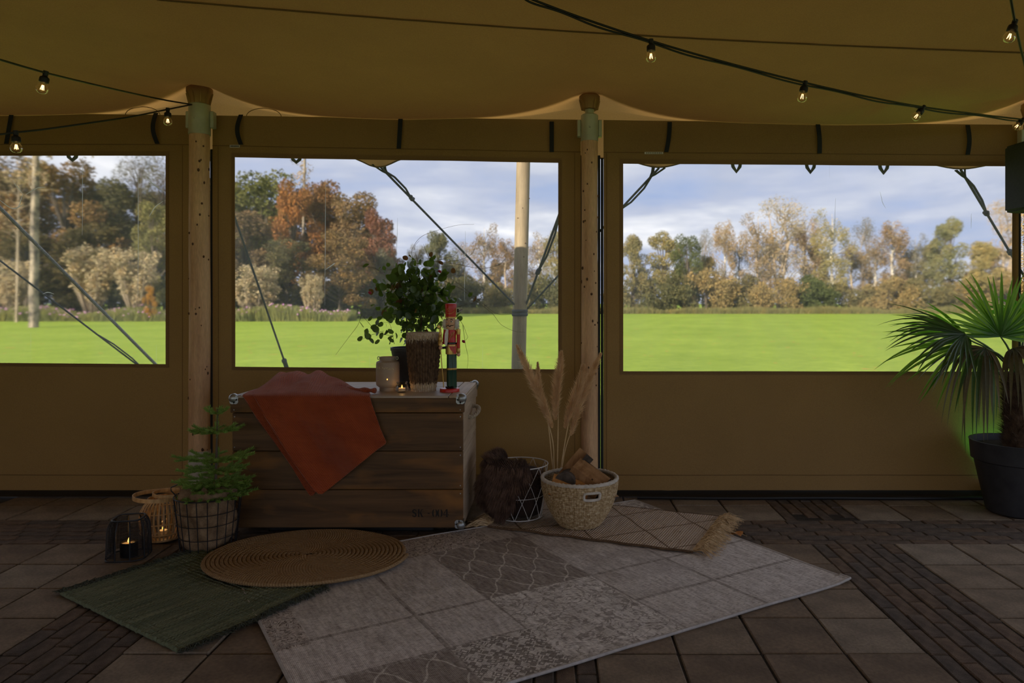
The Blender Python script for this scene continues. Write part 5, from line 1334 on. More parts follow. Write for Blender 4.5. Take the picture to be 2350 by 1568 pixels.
# ---------------------------------------------------------------- potted climber
M['pot_dark'] = mat('dark_grey_pot', (0.030, 0.031, 0.036), (0.045, 0.046, 0.052), 12, 0.55)
M['soil'] = mat('potting_soil', (0.02, 0.014, 0.009), (0.05, 0.035, 0.022), 60, 0.95, 0.8, 120)
M['vine_stem'] = mat('vine_stem', (0.075, 0.05, 0.028), (0.14, 0.10, 0.055), 20, 0.7)
def leafmat(name, c1, c2, tcol, trans=0.35, rough=0.32):
    m, t, out = newmat(name); oi = nd(t, 'ShaderNodeObjectInfo').outputs['Random']
    c = ramp(t, oi, [(0, c1), (1, c2)]); v = coords(t)
    c = mixc(t, 1.0, c, ramp(t, fleck(t, v, 60, 3.0), [(0.3, (0.8,) * 3), (0.7, (1.15,) * 3)]), 'MULTIPLY')
    p = nd(t, 'ShaderNodeBsdfPrincipled', {'Base Color': c, 'Roughness': rough, 'Specular IOR Level': 0.5})
    tr = nd(t, 'ShaderNodeBsdfTranslucent', {'Color': c4(tcol)})
    t.links.new(nd(t, 'ShaderNodeMixShader', {0: trans, 1: p.outputs[0], 2: tr.outputs[0]}).outputs[0], out.inputs[0]); return m
M['vine_leaf'] = leafmat('vine_leaf', (0.026, 0.062, 0.016), (0.070, 0.125, 0.028), (0.20, 0.30, 0.035))
M['vine_leaf_red'] = leafmat('vine_leaf_red', (0.10, 0.035, 0.02), (0.12, 0.075, 0.025), (0.26, 0.12, 0.03))
c = V(((950 - CX) * 4.42 / F, 4.42, LIDZ)); s = 4.42 / F
vine = thing('potted_vine', 'round-leaved climbing plant in a dark grey pot behind the drum', 'potted plant', c)
HP = H - (797 - CY) * 4.42 / F - LIDZ; RP = 53 * s
mb = MB(); mb.lathe([(0, 0), (RP * .66, 0), (RP * .68, 0.004), (RP * .97, HP - .02), (RP, HP - .018), (RP, HP), (RP * .94, HP), (RP * .93, HP - .03), (0, HP - .03)], 36, c); mb.build('pot', M['pot_dark'], vine)
mb = MB(); mb.lathe([(0, HP - .018), (RP * .93, HP - .024)], 24, c); mb.build('soil', M['soil'], vine)
def leafmesh(name, m_, cup=0.25, n=10):
    mb = MB(); vs = [V((0, 0, 0))]; L = 1.0
    rim = []
    for k in range(n):
        a = 2 * PI * k / n; rx, ry = 0.46 * math.sin(a), 0.5 - 0.5 * math.cos(a)
        if k == n // 2: ry += 0.06
        rim.append(V((rx, ry, cup * abs(rx) * 0.8 - 0.14 * (ry - 0.5) ** 2)))
    mid = V((0, 0.5, -0.02)); mb.add([mid] + rim, [(0, k + 1, (k + 1) % n + 1) for k in range(n)]); return mb.mesh(name, m_, smooth=180)
LF = [leafmesh('leaf', M['vine_leaf'], 0.2), leafmesh('leaf', M['vine_leaf'], 0.5), leafmesh('leaf', M['vine_leaf'], -0.15)]
LFR = leafmesh('leaf', M['vine_leaf_red'], 0.3)
random.seed(17)
def vleaf(p, size, red=0.06, yaw=None):
    me = LFR if rnd(0, 1) < red else random.choice(LF)
    inst('leaf', me, vine, p, (rnd(0.5, 2.4), rnd(-.9, .9), rnd(0, 6.28) if yaw is None else yaw + rnd(-.7, .7)), size)
def vp(px, py, dy=0.0): return P(px, py, 4.42 + dy)
stems = MB()
for k in range(9):
    a = rnd(0, 6.28); b = c + V((math.cos(a) * .05, math.sin(a) * .05, HP - .02)); e = vp(950 + rnd(-45, 50), rnd(620, 700), rnd(-.08, .12))
    stems.tube(smoothpath([b, b * .6 + e * .4 + V((rnd(-.03, .03), rnd(-.03, .03), 0)), e], 6), 0.0022, 5)
for sx in (-0.045, 0.045):
    stems.tube([c + V((sx, 0.0, HP - .03)), c + V((sx, 0, HP + .30))], 0.004, 6)
stems.build('stem', M['vine_stem'], vine)
cnt = 0
while cnt < 225:
    u, v_, w_ = rnd(-1, 1), rnd(-1, 1), rnd(-1, 1); d = u * u + v_ * v_ + w_ * w_
    if d > 1 or d < 0.12: continue
    px, py = 952 + u * 88 + v_ * 6, 682 + v_ * 86
    if py > 700 and px < 872: continue
    if py < 640 and abs(px - 960) > 60: continue
    vleaf(vp(px, py, w_ * 0.17), rnd(0.036, 0.060)); cnt += 1
for k in range(34): vleaf(vp(rnd(925, 1000), rnd(735, 775), rnd(-.06, .10)), rnd(0.026, 0.040))
for a, b in ((846, 737), (836, 752), (852, 756), (862, 745), (868, 762), (878, 748), (890, 738), (898, 742), (842, 768), (850, 778), (862, 770), (872, 778), (880, 770), (827, 783), (858, 788), (866, 790), (838, 775), (903, 765), (910, 778), (900, 786), (893, 790), (917, 785)):
    vleaf(vp(a, b, rnd(-.06, .02)), rnd(0.034, 0.046), 0.0)
for a, b, r_ in ((868, 622, .2), (884, 620, .3), (860, 650, .2), (871, 660, .2), (855, 676, .9), (893, 612, .5), (926, 612, 0), (994, 597, .1), (1016, 608, .9), (1036, 626, .6), (1012, 648, .1), (1034, 655, .2), (1058, 690, 0), (1085, 693, .8), (990, 590, .2), (985, 596, .2), (1074, 680, .5), (945, 592, .4), (936, 596, .3), (1060, 735, 0), (1052, 717, .7), (862, 667, .6), (832, 614, .8)):
    vleaf(vp(a, b, rnd(-.05, .05)), rnd(0.026, 0.042), r_)
inner = MB()
for k in range(330):
    u, v_, w_ = random.gauss(0, .42), random.gauss(0, .42), random.gauss(0, .42); p = vp(955 + u * 88, 690 + v_ * 90, w_ * .15); r3 = Matrix.Rotation(rnd(0, 6.28), 3, 'Z') @ Matrix.Rotation(rnd(-1.5, 1.5), 3, 'X'); sz = rnd(.030, .046); q = [r3 @ (V((0.46 * math.sin(a), .5 - .5 * math.cos(a), .15 * abs(math.sin(a)))) * sz) for a in [2 * PI * j / 8 for j in range(8)]]
    inner.add([p + x for x in q], [tuple(range(8))])
tag(inner.build('inner_foliage', M['vine_leaf'], vine, 0), kind='stuff')
tend = [[(950, 600), (945, 575), (965, 545), (1000, 530), (1050, 517), (1088, 515)], [(958, 600), (953, 580), (952, 565), (962, 553)], [(990, 600), (1040, 605), (1100, 616), (1140, 610), (1158, 596), (1160, 588), (1154, 590)],
        [(890, 640), (860, 615), (830, 612), (790, 605), (764, 603)], [(930, 615), (880, 620), (840, 612), (810, 606)], [(1000, 620), (1050, 650), (1100, 690), (1140, 720), (1180, 720), (1205, 712)], [(1010, 640), (1060, 665), (1098, 695), (1130, 720), (1150, 745), (1180, 760), (1205, 763)],
        [(1030, 710), (1060, 702), (1100, 690), (1130, 675)], [(1045, 720), (1062, 745), (1070, 765), (1073, 775), (1064, 785)], [(1062, 745), (1068, 790), (1074, 820), (1072, 848)], [(880, 760), (850, 770), (830, 780)], [(900, 770), (870, 765), (845, 740), (830, 720), (822, 690), (827, 655)], [(830, 718), (822, 745), (800, 775), (770, 815)], [(905, 790), (895, 745), (880, 740)],
        [(1000, 600), (1030, 590), (1045, 585), (1060, 560)], [(1030, 600), (1060, 595), (1085, 580), (1095, 545)], [(985, 595), (975, 570), (972, 560)]]
for q in tend:
    mb = MB(); pts = smoothpath([vp(a, b, rnd(-.03, .03)) for a, b in q], 7); n_ = len(pts); mb.tube(pts, [0.0014 - 0.0008 * k / n_ for k in range(n_)], 5); mb.build('tendril', M['vine_stem'], vine)
M['red_bud'] = mat('red_bud', (0.38, 0.02, 0.05), rough=0.5)
for a, b in ((1064, 784), (1009, 623), (849, 672)):
    mb = MB(); mb.ball(vp(a, b, -.02), 0.012, 8, 6, (1, .8, .7), rot=Matrix.Rotation(0.6, 3, 'Y')); mb.build('bud', M['red_bud'], vine)
# ---------------------------------------------------------------- fir sapling in a wire basket
M['wire_black'] = mat('black_wire', (0.020, 0.021, 0.025), rough=0.4, metal=0.3)
M['burlap'] = mat('burlap', (0.17, 0.105, 0.055), (0.31, 0.205, 0.115), 14, 0.95, 0.6, 180, fine=0.2)
M['fir'] = mat('fir_needles', (0.18, 0.30, 0.05), (0.32, 0.48, 0.10), 5, 0.55, trans=0.15)
fx, fy = (478 - CX) * 3.80 / F, 3.80
fir = thing('potted_fir', 'small fir sapling in burlap inside a black wire basket', 'potted plant', (fx, fy, 0))
FC = V((fx, fy, 0))
random.seed(41)
mb = MB()
def burl(a, r, z, j):
    f = z / 0.30; q = 0.034 * nz((math.cos(a) * 1.6 + z * 4, math.sin(a) * 1.6, z * 6)) + 0.020 * nz((math.cos(a) * 4 + z * 6, math.sin(a) * 4, z * 12)) + 0.006 * math.sin(a * 9 + z * 18)
    return max(0.02, min(r + 0.004, r + q - 0.010)), z + (0.03 * nz((math.cos(a) * 2, math.sin(a) * 2, 7)) if f > .8 else 0)
pr = [(0.10, 0.004), (0.118, 0.02), (0.128, 0.06), (0.134, 0.11), (0.140, 0.17), (0.145, 0.22), (0.143, 0.27), (0.128, 0.305), (0.10, 0.315), (0.07, 0.29), (0.03, 0.26), (0.0, 0.255)]
pr2 = []
for a_, b_ in zip(pr[:-1], pr[1:]): pr2 += [(a_[0] + (b_[0] - a_[0]) * k / 3, a_[1] + (b_[1] - a_[1]) * k / 3) for k in range(3)]
mb.lathe([(0.02, 0.003)] + pr2, 72, FC, fn=burl); mb.build('burlap_wrap', M['burlap'], fir, 180)
mb = MB()                                                     # tied tuft of burlap at the left
for k in range(60):
    p = FC + V((-0.095 + rnd(-.03, .03), -0.05 + rnd(-.03, .03), 0.285 + rnd(-.02, .01))); mb.strand(p, V((rnd(-.5, .4), rnd(-.5, .3), 1)), rnd(.03, .08), 0.0022, (rnd(-.5, .5), rnd(-.5, .5), -.8))
tag(mb.build('frayed_threads', M['burlap'], fir, 0), kind='stuff')
def bring(r, z, n=48): return [FC + V((math.cos(2 * PI * k / n) * r, math.sin(2 * PI * k / n) * r, z)) for k in range(n)]
def brad(z): return 0.128 + 0.030 * z / 0.275
for z, r_ in ((0.275, 0.0036), (0.20, 0.002), (0.14, 0.002), (0.07, 0.002), (0.006, 0.003)):
    mb = MB(); mb.tube(bring(brad(z) + .004, z), r_, 6, closed=True); mb.build('wire_ring', M['wire_black'], fir)
for k in range(20):
    a = 2 * PI * k / 20 + .1; mb = MB(); mb.tube([FC + V((math.cos(a) * (brad(z) + .005), math.sin(a) * (brad(z) + .005), z)) for z in (0.006, 0.14, 0.275)], 0.0024, 5); mb.build('wire_upright', M['wire_black'], fir)
mb = MB(); a = PI + .25; b0 = FC + V((math.cos(a) * brad(.275), math.sin(a) * brad(.275), .275)); mb.tube([b0 + V((0.03, -.03, 0)), b0 + V((-0.005, -.03, .035)), b0 + V((-0.012, -.02, .05)), b0 + V((0.02, .02, .062)), b0 + V((0.035, .03, .03)), b0 + V((0.03, .03, 0))], 0.003, 6); mb.build('wire_handle', M['wire_black'], fir)
tx = (494 - CX) * 3.80 / F; TB = V((tx, fy, 0.22)); TT = V((tx + 0.012, fy, H - (938 - CY) * 3.80 / F))
mb = MB(); mb.tube([TB, TB * .5 + TT * .5, TT], [0.008, 0.006, 0.003], 7); mb.build('trunk', M['bark'], fir)
def needled(path, rad_, dens, bare=0.0):
    mb = MB(); mb.tube(path, [0.0028] * len(path), 5)
    L = sum((path[k + 1] - path[k]).length for k in range(len(path) - 1)); n_ = int(L * dens)
    for k in range(n_):
        u = rnd(bare, 1) * (len(path) - 1); i = min(int(u), len(path) - 2); p = path[i].lerp(path[i + 1], u - i); d = (path[i + 1] - path[i]).normalized()
        a = rnd(0, 6.28); n1_ = d.orthogonal().normalized(); n2_ = d.cross(n1_); o_ = n1_ * math.cos(a) + n2_ * math.sin(a); o_.z = o_.z * 0.6 + 0.35
        mb.strand(p, o_ + d * 0.75, rad_ * rnd(.75, 1.15), 0.0011, (0, 0, 0))
    return mb
def z_of(y): return H - (y - CY) * fy / F
mb = needled([V((tx + .01, fy, z_of(1010))), V((tx + .011, fy, z_of(975))), TT], 0.016, 1500); mb.build('leader', M['fir'], fir, 0)
for y, R, n_, dr in ((944, .062, 6, .016), (985, .150, 7, .012), (1048, .205, 8, .012), (1072, .185, 7, .0), (1096, .205, 8, -.008), (1112, .19, 8, -.004), (1122, .20, 9, -.03)):
    for k in range(n_):
        a = 2 * PI * (k + rnd(-.25, .25)) / n_ + y; L = R * rnd(.8, 1.08); z0 = z_of(y) - 0.012
        d = V((math.cos(a), math.sin(a) * .85, 0)); base_ = V((tx + .006, fy, z0))
        path = [base_, base_ + d * L * .4 + V((0, 0, dr * .3 - .004)), base_ + d * L * .75 + V((0, 0, dr * .8)), base_ + d * L + V((0, 0, dr + .012))]
        path = [V((p_.x, min(p_.y, 3.955), p_.z)) for p_ in path]
        mb = needled(path, 0.019, 2600, .06)
        if L > .12:
            for sg in (-1, 1):
                q = path[1].lerp(path[2], rnd(0, .6)); e = q + (d + V((-d.y, d.x, 0)) * sg * .9).normalized() * L * .38 + V((0, 0, .004)); e.y = min(e.y, 3.955)
                m2 = needled([q, q.lerp(e, .5), e], 0.018, 2600); mb.add(m2.v, m2.f)
        mb.build('branch', M['fir'], fir, 0)

# ---------------------------------------------------------------- bamboo lantern
M['bamboo'] = mat('bamboo_strip', (0.46, 0.265, 0.10), (0.68, 0.43, 0.19), 9, 0.45, stretch=(6, 6, 1))
lx, ly = (374 - CX) * 3.93 / F, 3.93; LC = V((lx, ly, 0)); s = ly / F
lan = thing('bamboo_lantern', 'bamboo slat lantern with folded hoop handle beside the potted fir', 'lantern', LC)
def lr(f): return [0.082, 0.100, 0.112, 0.116, 0.115, 0.110, 0.095, 0.070][min(7, int(f * 7))] if f >= 1 else (lambda t_, i: [0.082, 0.100, 0.112, 0.116, 0.115, 0.110, 0.095, 0.070][i] * (1 - t_) + [0.082, 0.100, 0.112, 0.116, 0.115, 0.110, 0.095, 0.070][i + 1] * t_)(f * 7 - int(f * 7), int(f * 7))
HLn = 0.205
for k in range(30):
    a = 2 * PI * k / 30; rows = []
    for side in (-1, 1):
        rows.append([LC + V((math.cos(a) * lr(j / 14) - math.sin(a) * side * .0042, math.sin(a) * lr(j / 14) + math.cos(a) * side * .0042, 0.012 + HLn * j / 14)) for j in range(15)])
    inn = [[p - V((math.cos(a), math.sin(a), 0)) * .003 for p in r] for r in rows]
    mb = MB(); mb.grid([inn[0], rows[0], rows[1], inn[1], inn[0]]); mb.build('slat', M['bamboo'], lan)
for z, r_ in ((0.045, .109), (0.10, .112), (0.155, .106)):
    mb = MB(); mb.tube([LC + V((math.cos(2 * PI * k / 40) * r_, math.sin(2 * PI * k / 40) * r_, z)) for k in range(40)], 0.0032, 6, closed=True); mb.build('hoop', M['bamboo'], lan)
mb = MB(); mb.lathe([(0.0, 0.001), (.080, .001), (.086, .004), (.086, .014), (.06, .016), (0, .016)], 40, LC); mb.build('base', M['bamboo'], lan)
def band(c_, rx, ry, hgt, th_, tilt=0.0, n=56):
    """flat hoop: a bent strip of bamboo"""
    mb = MB(); rot = Matrix.Rotation(tilt, 3, 'Y')
    ri = [[], [], [], []]
    for k in range(n + 1):
        a = 2 * PI * k / n
        for q, (rr, z) in enumerate(((0, 0), (0, hgt), (-th_, hgt), (-th_, 0))): ri[q].append(V(c_) + rot @ V(((rx + rr) * math.cos(a), (ry + rr) * math.sin(a), z)))
    mb.grid(ri + [ri[0]]); return mb
zt3 = 0.012 + HLn
band(LC + V((0, 0, zt3 - .006)), .074, .074, .014, .004).build('top_ring', M['bamboo'], lan)
band(LC + V((-0.028, -0.012, zt3 + .006)), .118, .108, .021, .005, 0.05).build('handle', M['bamboo'], lan)
band(LC + V((0.03, -0.0, zt3 + .020)), .078, .080, .018, .005, 0.05).build('handle', M['bamboo'], lan)
mb = MB(); mb.lathe([(0, .018), (.055, .018), (.060, .024), (.060, .14), (.056, .14), (.056, .026), (0, .024)], 36, LC); mb.build('glass_cylinder', M['glass'], lan)
mb = MB(); mb.lathe([(0, .026), (.022, .026), (.022, .046), (0, .046)], 20, LC); mb.build('candle', M['wax'], lan)
flame(lan, LC + V((0, 0, .048)), 1.0); candle_light(lan, LC + V((0, 0, .062)), 0.05)

# ---------------------------------------------------------------- black wire tealight lantern
wx_, wy_ = (296 - CX) * 3.655 / F, 3.655; WC = V((wx_, wy_, 0))
wl_ = thing('wire_lantern', 'black wire lantern with a burning black candle', 'lantern', WC)
def sq(a, r):                                                 # rounded square section turned to the viewer
    c_, s_ = abs(math.cos(a)), abs(math.sin(a)); return r / ((c_ ** 4 + s_ ** 4) ** 0.25)
def wr(z): return 0.097 - 0.010 * (z / 0.195) ** 1.5 - 0.016 * max(0, (z - 0.155) / 0.04) ** 2
HW = 0.195
def wpt(a, z, k=0.0): r_ = sq(a, wr(z)) * .93 + k; return WC + V((math.cos(a + .2) * r_, math.sin(a + .2) * r_, z))
openings = [-PI / 2, PI / 2]
def is_open(a):
    for o_ in openings:
        if abs((a - o_ + PI) % (2 * PI) - PI) < 0.36: return True
    return False
for z in [0.022 + 0.0054 * k for k in range(31)]:
    runs = []; cur = []
    for k in range(97):
        a = -PI / 2 + 2 * PI * k / 96
        if is_open(a):
            if len(cur) > 1: runs.append(cur)
            cur = []
        else: cur.append(wpt(a, z, 0.0015 * (1 if k % 2 else -1)))
    if len(cur) > 1: runs.append(cur)
    mb = MB()
    for r_ in runs: mb.tube(r_, 0.0016, 4)
    mb.build('woven_wire', M['wire_black'], wl_, 0)
for a in [-PI / 2 + d for d in (-.36, .36, -1.05, 1.05, PI - .36, PI + .36, PI - 1.05, PI + 1.05, PI / 2)]:
    mb = MB(); mb.tube(smoothpath([wpt(a, z) for z in (0.004, .05, .1, .15, .185, .195)], 4), 0.0036, 6); mb.build('frame_rod', M['wire_black'], wl_)
for z, k_ in ((0.005, .004), (0.195, .005)):
    mb = MB(); mb.tube([wpt(2 * PI * k / 64, z) for k in range(64)], k_, 8, closed=True); mb.build('rim', M['wire_black'], wl_)
mb = MB(); mb.lathe([(0, .004), (.040, .004), (.041, .075), (.037, .075), (.036, .066), (0, .064)], 28, WC); mb.build('candle', M['black_lac'], wl_)
mb = MB(); mb.lathe([(0, .066), (.034, .066)], 24, WC); mb.build('wax', M['wax'], wl_)
flame(wl_, WC + V((0, 0, .068)), 1.5); candle_light(wl_, WC + V((0, 0, .095)), 0.05)

# ---------------------------------------------------------------- coiled basket with firewood
m, t, out = newmat('basket_weave'); v = coords(t)
c_ = ramp(t, fleck(t, v, 70, 2.0, 0.5), [(0.32, (0.27, 0.17, 0.075)), (0.5, (0.44, 0.31, 0.16)), (0.68, (0.64, 0.51, 0.33))])
p = nd(t, 'ShaderNodeBsdfPrincipled', {'Base Color': c_, 'Roughness': 0.7, 'Specular IOR Level': 0.25}); t.links.new(p.outputs[0], out.inputs[0]); M['basket'] = m
M['white_wrap'] = mat('white_wrapping', (0.50, 0.45, 0.38), (0.66, 0.61, 0.54), 30, 0.85, 0.7, 150, (1, 1, 1))
bx, by = (1330 - CX) * 4.11 / F, 4.11; BC = V((bx, by, 0.022))
bas = thing('coiled_basket', 'coiled straw basket with white wrapped rim holding firewood', 'basket', BC)
HB = 0.262; NR = 24
def bprof(f): return 0.108 + (0.214 - 0.108) * math.sin(PI / 2 * min(1, f * 1.02)) ** 0.85
def bfn(a, r, z, j):
    n_ = 96; ph = (a * n_ / (2 * PI)) % 1
    return r + 0.0065 * abs(math.sin(PI * z / HB * NR)) ** .6 * (0.35 + 0.65 * math.sin(PI * ph) ** .7), z
# handle slots: leave a hole at front right and at the back left
steps = NR * 4; cols = 384; vs, fs = [], []; hole_c = (-1.28, HB * .80)
def inhole(a, z):
    for ac in (-1.28, PI - 1.28):
        da = (a - ac + PI) % (2 * PI) - PI
        if abs(da) < 0.185 and abs(z - HB * .80) < 0.0125: return True
    return False
for j in range(steps + 1):
    z = HB * j / steps
    for i in range(cols):
        a = 2 * PI * i / cols; r_, z_ = bfn(a, bprof(j / steps), z, j); vs.append(BC + V((math.cos(a) * r_, math.sin(a) * r_, z_)))
for j in range(steps):
    for i in range(cols):
        if not inhole(2 * PI * (i + .5) / cols, HB * (j + .5) / steps): fs.append((j * cols + i, j * cols + (i + 1) % cols, (j + 1) * cols + (i + 1) % cols, (j + 1) * cols + i))
mb = MB(); mb.add(vs, fs); o_ = mb.build('coiled_body', M['basket'], bas, 180); md = o_.modifiers.new('thick', 'SOLIDIFY'); md.thickness = 0.010; md.offset = -1
mb = MB(); mb.lathe([(0, 0.004), (0.108, 0.001)], 48, BC); mb.build('bottom', M['basket'], bas)
mb = MB(); n_ = 160; mb.tube([BC + V((math.cos(2 * PI * k / n_) * (bprof(1) - .003), math.sin(2 * PI * k / n_) * (bprof(1) - .003), HB + .004 + .0015 * math.sin(k * 1.7))) for k in range(n_)], [0.0105 + 0.0014 * math.sin(k * 2.4) for k in range(n_)], 10, closed=True); mb.build('wrapped_rim', M['white_wrap'], bas)
for ac in (-1.28, PI - 1.28):
    pts = []
    for k in range(40):
        u = 2 * PI * k / 40; q = (abs(math.cos(u)) ** 5 + abs(math.sin(u)) ** 5) ** (-1 / 5); a = ac + 0.215 * q * math.cos(u); z = HB * .80 + .020 * q * math.sin(u)
        r_ = bprof(z / HB) + .003; pts.append(BC + V((math.cos(a) * r_, math.sin(a) * r_, z)))
    mb = MB(); mb.tube(pts, 0.0075, 8, closed=True); mb.build('handle_binding', M['white_wrap'], bas)
M['split_wood'] = wood('split_firewood', (0.20, 0.095, 0.035), (0.42, 0.23, 0.10), (0.30, 0.16, 0.07), 0.7, 2)
M['orange_wood'] = wood('orange_firewood', (0.36, 0.15, 0.035), (0.58, 0.28, 0.08), (0.45, 0.2, 0.06), 0.7, 2)
M['log_bark'] = mat('firewood_bark', (0.035, 0.024, 0.018), (0.10, 0.075, 0.055), 14, 0.9, 0.9, 60)
M['log_end'] = mat('firewood_end', (0.055, 0.042, 0.032), (0.12, 0.095, 0.075), 20, 0.85, 0.4, 90)
def log(label, c_, d, L, r_, face, span, wm, end=None):
    """split log: its split side looks towards `face`, bark on the far side"""
    d = V(d).normalized(); root = thing('firewood_log', label, 'firewood', c_, 'firewood in the coiled basket')
    f_ = V(face); f_ = (f_ - d * f_.dot(d)).normalized(); x = -f_; y = d.cross(x); k = 12; sh = x * (-r_ * 0.45)
    ring = [(math.cos(-span / 2 + span * i / k) * r_, math.sin(-span / 2 + span * i / k) * r_) for i in range(k + 1)]
    sec = [(0, 0)] + ring; A = V(c_) - d * L / 2 + sh; B_ = V(c_) + d * L / 2 + sh; n_ = len(sec); wm_ = MB()
    for e0, e1 in ((0, 1), (n_ - 1, 0)):
        rows = []
        for q in range(7):
            a_, b_ = sec[e0][0] + (sec[e1][0] - sec[e0][0]) * q / 6, sec[e0][1] + (sec[e1][1] - sec[e0][1]) * q / 6
            rows.append([A.lerp(B_, j / 8) + x * (a_ + .004 * nz((q * 1.3, j * .25, r_ * 90 + e0))) + y * b_ for j in range(9)])
        wm_.grid(rows)
    wm_.build('split_wood', wm, root, 0)
    for Q in (A, B_): eb_ = MB(); eb_.add([Q + x * a + y * b for a, b in sec], [tuple(range(n_))]); eb_.build('cut_end', end or M['log_end'], root, 0)
    bb = MB(); bb.grid([[A.lerp(B_, t_) + (x * a + y * b) * (1 + .05 * nz((t_ * 5, i * .7, r_ * 50))) for t_ in [j / 8 for j in range(9)]] for i, (a, b) in enumerate(ring)]); bb.build('bark', M['log_bark'], root)
log('orange split log lying low at the left of the coiled basket', BC + V((-0.060, -0.090, .215)), (0.90, -0.10, -0.22), 0.21, 0.070, (-.1, -.7, .75), 2.7, M['orange_wood'])
log('short log with a dark round end at the left rim of the coiled basket', BC + V((-0.075, -0.010, .272)), (-0.22, -0.95, 0.06), 0.15, 0.060, (.2, .1, -1), 3.6, M['split_wood'])
log('log with a rough split face at the middle of the coiled basket', BC + V((0.045, -0.035, .262)), (0.72, -0.42, -0.42), 0.21, 0.080, (-.25, -.75, .65), 2.6, M['split_wood'])
log('upright bark-covered log behind the others in the coiled basket', BC + V((-0.005, 0.075, .300)), (0.55, 0.10, 0.62), 0.19, 0.052, (-.7, -.5, .5), 4.4, M['split_wood'])
log('log at the right inside the coiled basket', BC + V((0.120, -0.005, .205)), (0.62, -0.45, -0.50), 0.20, 0.060, (.5, -.5, .7), 2.4, M['split_wood'])
log('log lying deep at the bottom of the coiled basket', BC + V((0.0, 0.02, .10)), (1, 0.3, 0.05), 0.20, 0.07, (0, 0, 1), 3.2, M['split_wood'])

# ---------------------------------------------------------------- white wire basket with a fur throw
M['wire_white'] = mat('white_wire', (0.62, 0.60, 0.58), rough=0.4)
M['fur'] = mat('brown_fur', (0.085, 0.048, 0.034), (0.22, 0.13, 0.09), 18, 0.8)
M['fur_dark'] = mat('fur_backing', (0.030, 0.016, 0.011), rough=0.9)
qx, qy = (1192 - CX) * 4.27 / F, 4.27; QC = V((qx, qy, 0.026))
wb = thing('wire_basket', 'white diamond wire basket with a brown fur throw hung in it', 'basket', QC)
HQ = 0.305; qr = lambda z: 0.132 + 0.036 * z / HQ
for z, r_ in ((HQ, .0034), (HQ * .42, .0018), (0.003, .003)):
    mb = MB(); mb.tube([QC + V((math.cos(2 * PI * k / 64) * qr(z), math.sin(2 * PI * k / 64) * qr(z), z)) for k in range(64)], r_, 6, closed=True); mb.build('ring', M['wire_white'], wb)
nw = 10
for k in range(nw):
    for sg in (-1, 1):
        a0 = 2 * PI * k / nw + .15; tw = sg * 2 * PI / nw * 1.5; mb = MB()
        mb.tube([QC + V((math.cos(a0 + tw * j / 8) * qr(HQ * j / 8), math.sin(a0 + tw * j / 8) * qr(HQ * j / 8), HQ * j / 8)) for j in range(9)], 0.0016, 5); mb.build('diagonal_wire', M['wire_white'], wb)
fur = thing('fur_throw', 'shaggy dark brown fur throw hanging over the white wire basket', 'blanket', QC)
random.seed(77)
def furpath(a, u):
    """u: 0 at the foot outside, up over the rim, 1 inside the basket"""
    if u < .62:
        z = 0.012 + (HQ + .012) * (u / .62); r_ = qr(max(0, z)) + 0.030 + 0.020 * math.sin(PI * u / .62)
    elif u < .78:
        f = (u - .62) / .16; r_ = qr(HQ) + .030 * (1 - f) - .045 * f; z = HQ + .022 + 0.026 * math.sin(PI * f)
    else:
        f = (u - .78) / .22; r_ = qr(HQ) - .045 - .03 * f; z = HQ + .022 - .20 * f
    wob = 0.020 * nz((math.cos(a) * 2.2, math.sin(a) * 2.2, u * 4))
    return QC + V((math.cos(a) * (r_ + wob), math.sin(a) * (r_ + wob), z + wob * .5))
A0, A1 = -PI * 0.40, -PI * 1.28
def fa(i, j): a_ = A0 - PI * 0.24 * (1 - min(1, j / 20)); return a_ + (A1 - a_) * i / 40 + .05 * math.sin(j * .35)
rows = [[furpath(fa(i, j), j / 44) for i in range(41)] for j in range(45)]
mb = MB(); mb.grid(rows)
# the second lobe bulging out to the left
lob = V((qx - 0.155, qy + 0.01, 0.185)); lb2 = MB()
lb2.ball(lob, 0.115, 30, 20, (.80, .85, 1.02)); lb2.v = [tuple(V(q) + (V(q) - lob).normalized() * 0.022 * nz(V(q) * 14)) for q in lb2.v]
mb.add(lb2.v, lb2.f)
# fur bundle inside the basket
ib = MB(); ic = QC + V((0.02, 0.0, .125)); ib.lathe([(0.02, -.115), (0.100, -.11), (0.112, -.06), (0.122, 0.02), (0.120, .10), (0.085, .15), (0.02, .165)], 36, ic, fn=lambda a, r_, z, j: (r_ + .012 * nz((math.cos(a) * 2, math.sin(a) * 2, z * 14)), z)); mb.add(ib.v, ib.f)
hide = mb.build('hide', M['fur_dark'], fur, 180)
mb = MB()
for k in range(15000):
    j = rnd(0, 43.9); i = rnd(0, 39.9); a, b = int(j), int(i); p = rows[a][b].lerp(rows[a + 1][b + 1], rnd(0, 1)); ang = fa(i, j)
    n_ = V((math.cos(ang), math.sin(ang), 0.25 if j < 27 else 1.2)); L = rnd(.022, .05)
    cl = V((nz(p * 30), nz(p * 30 + V((5, 5, 5))), 0)) * .6
    mb.strand(p, n_ * .55 + V((0, 0, -.75 if j < 27 else .1)) + cl, L, 0.0010, (0, 0, -.55))
for k in range(6500):
    d = V((random.gauss(0, 1), random.gauss(0, 1), random.gauss(0, 1))).normalized(); p = lob + V((d.x * .115 * .8, d.y * .115 * .85, d.z * .115))
    mb.strand(p, d * .6 + V((0, 0, -.6)) + V((nz(p * 30), nz(p * 31 + V((3, 3, 3))), 0)) * .5, rnd(.022, .048), 0.0010, (0, 0, -.5))
for k in range(2600):
    a = rnd(0, 2 * PI); z = rnd(.0, .16) ; p = ic + V((math.cos(a) * .116, math.sin(a) * .116, z)); mb.strand(p, V((math.cos(a) * .3, math.sin(a) * .3, rnd(-.8, .5))), rnd(.012, .025), 0.001, (0, 0, -.5))
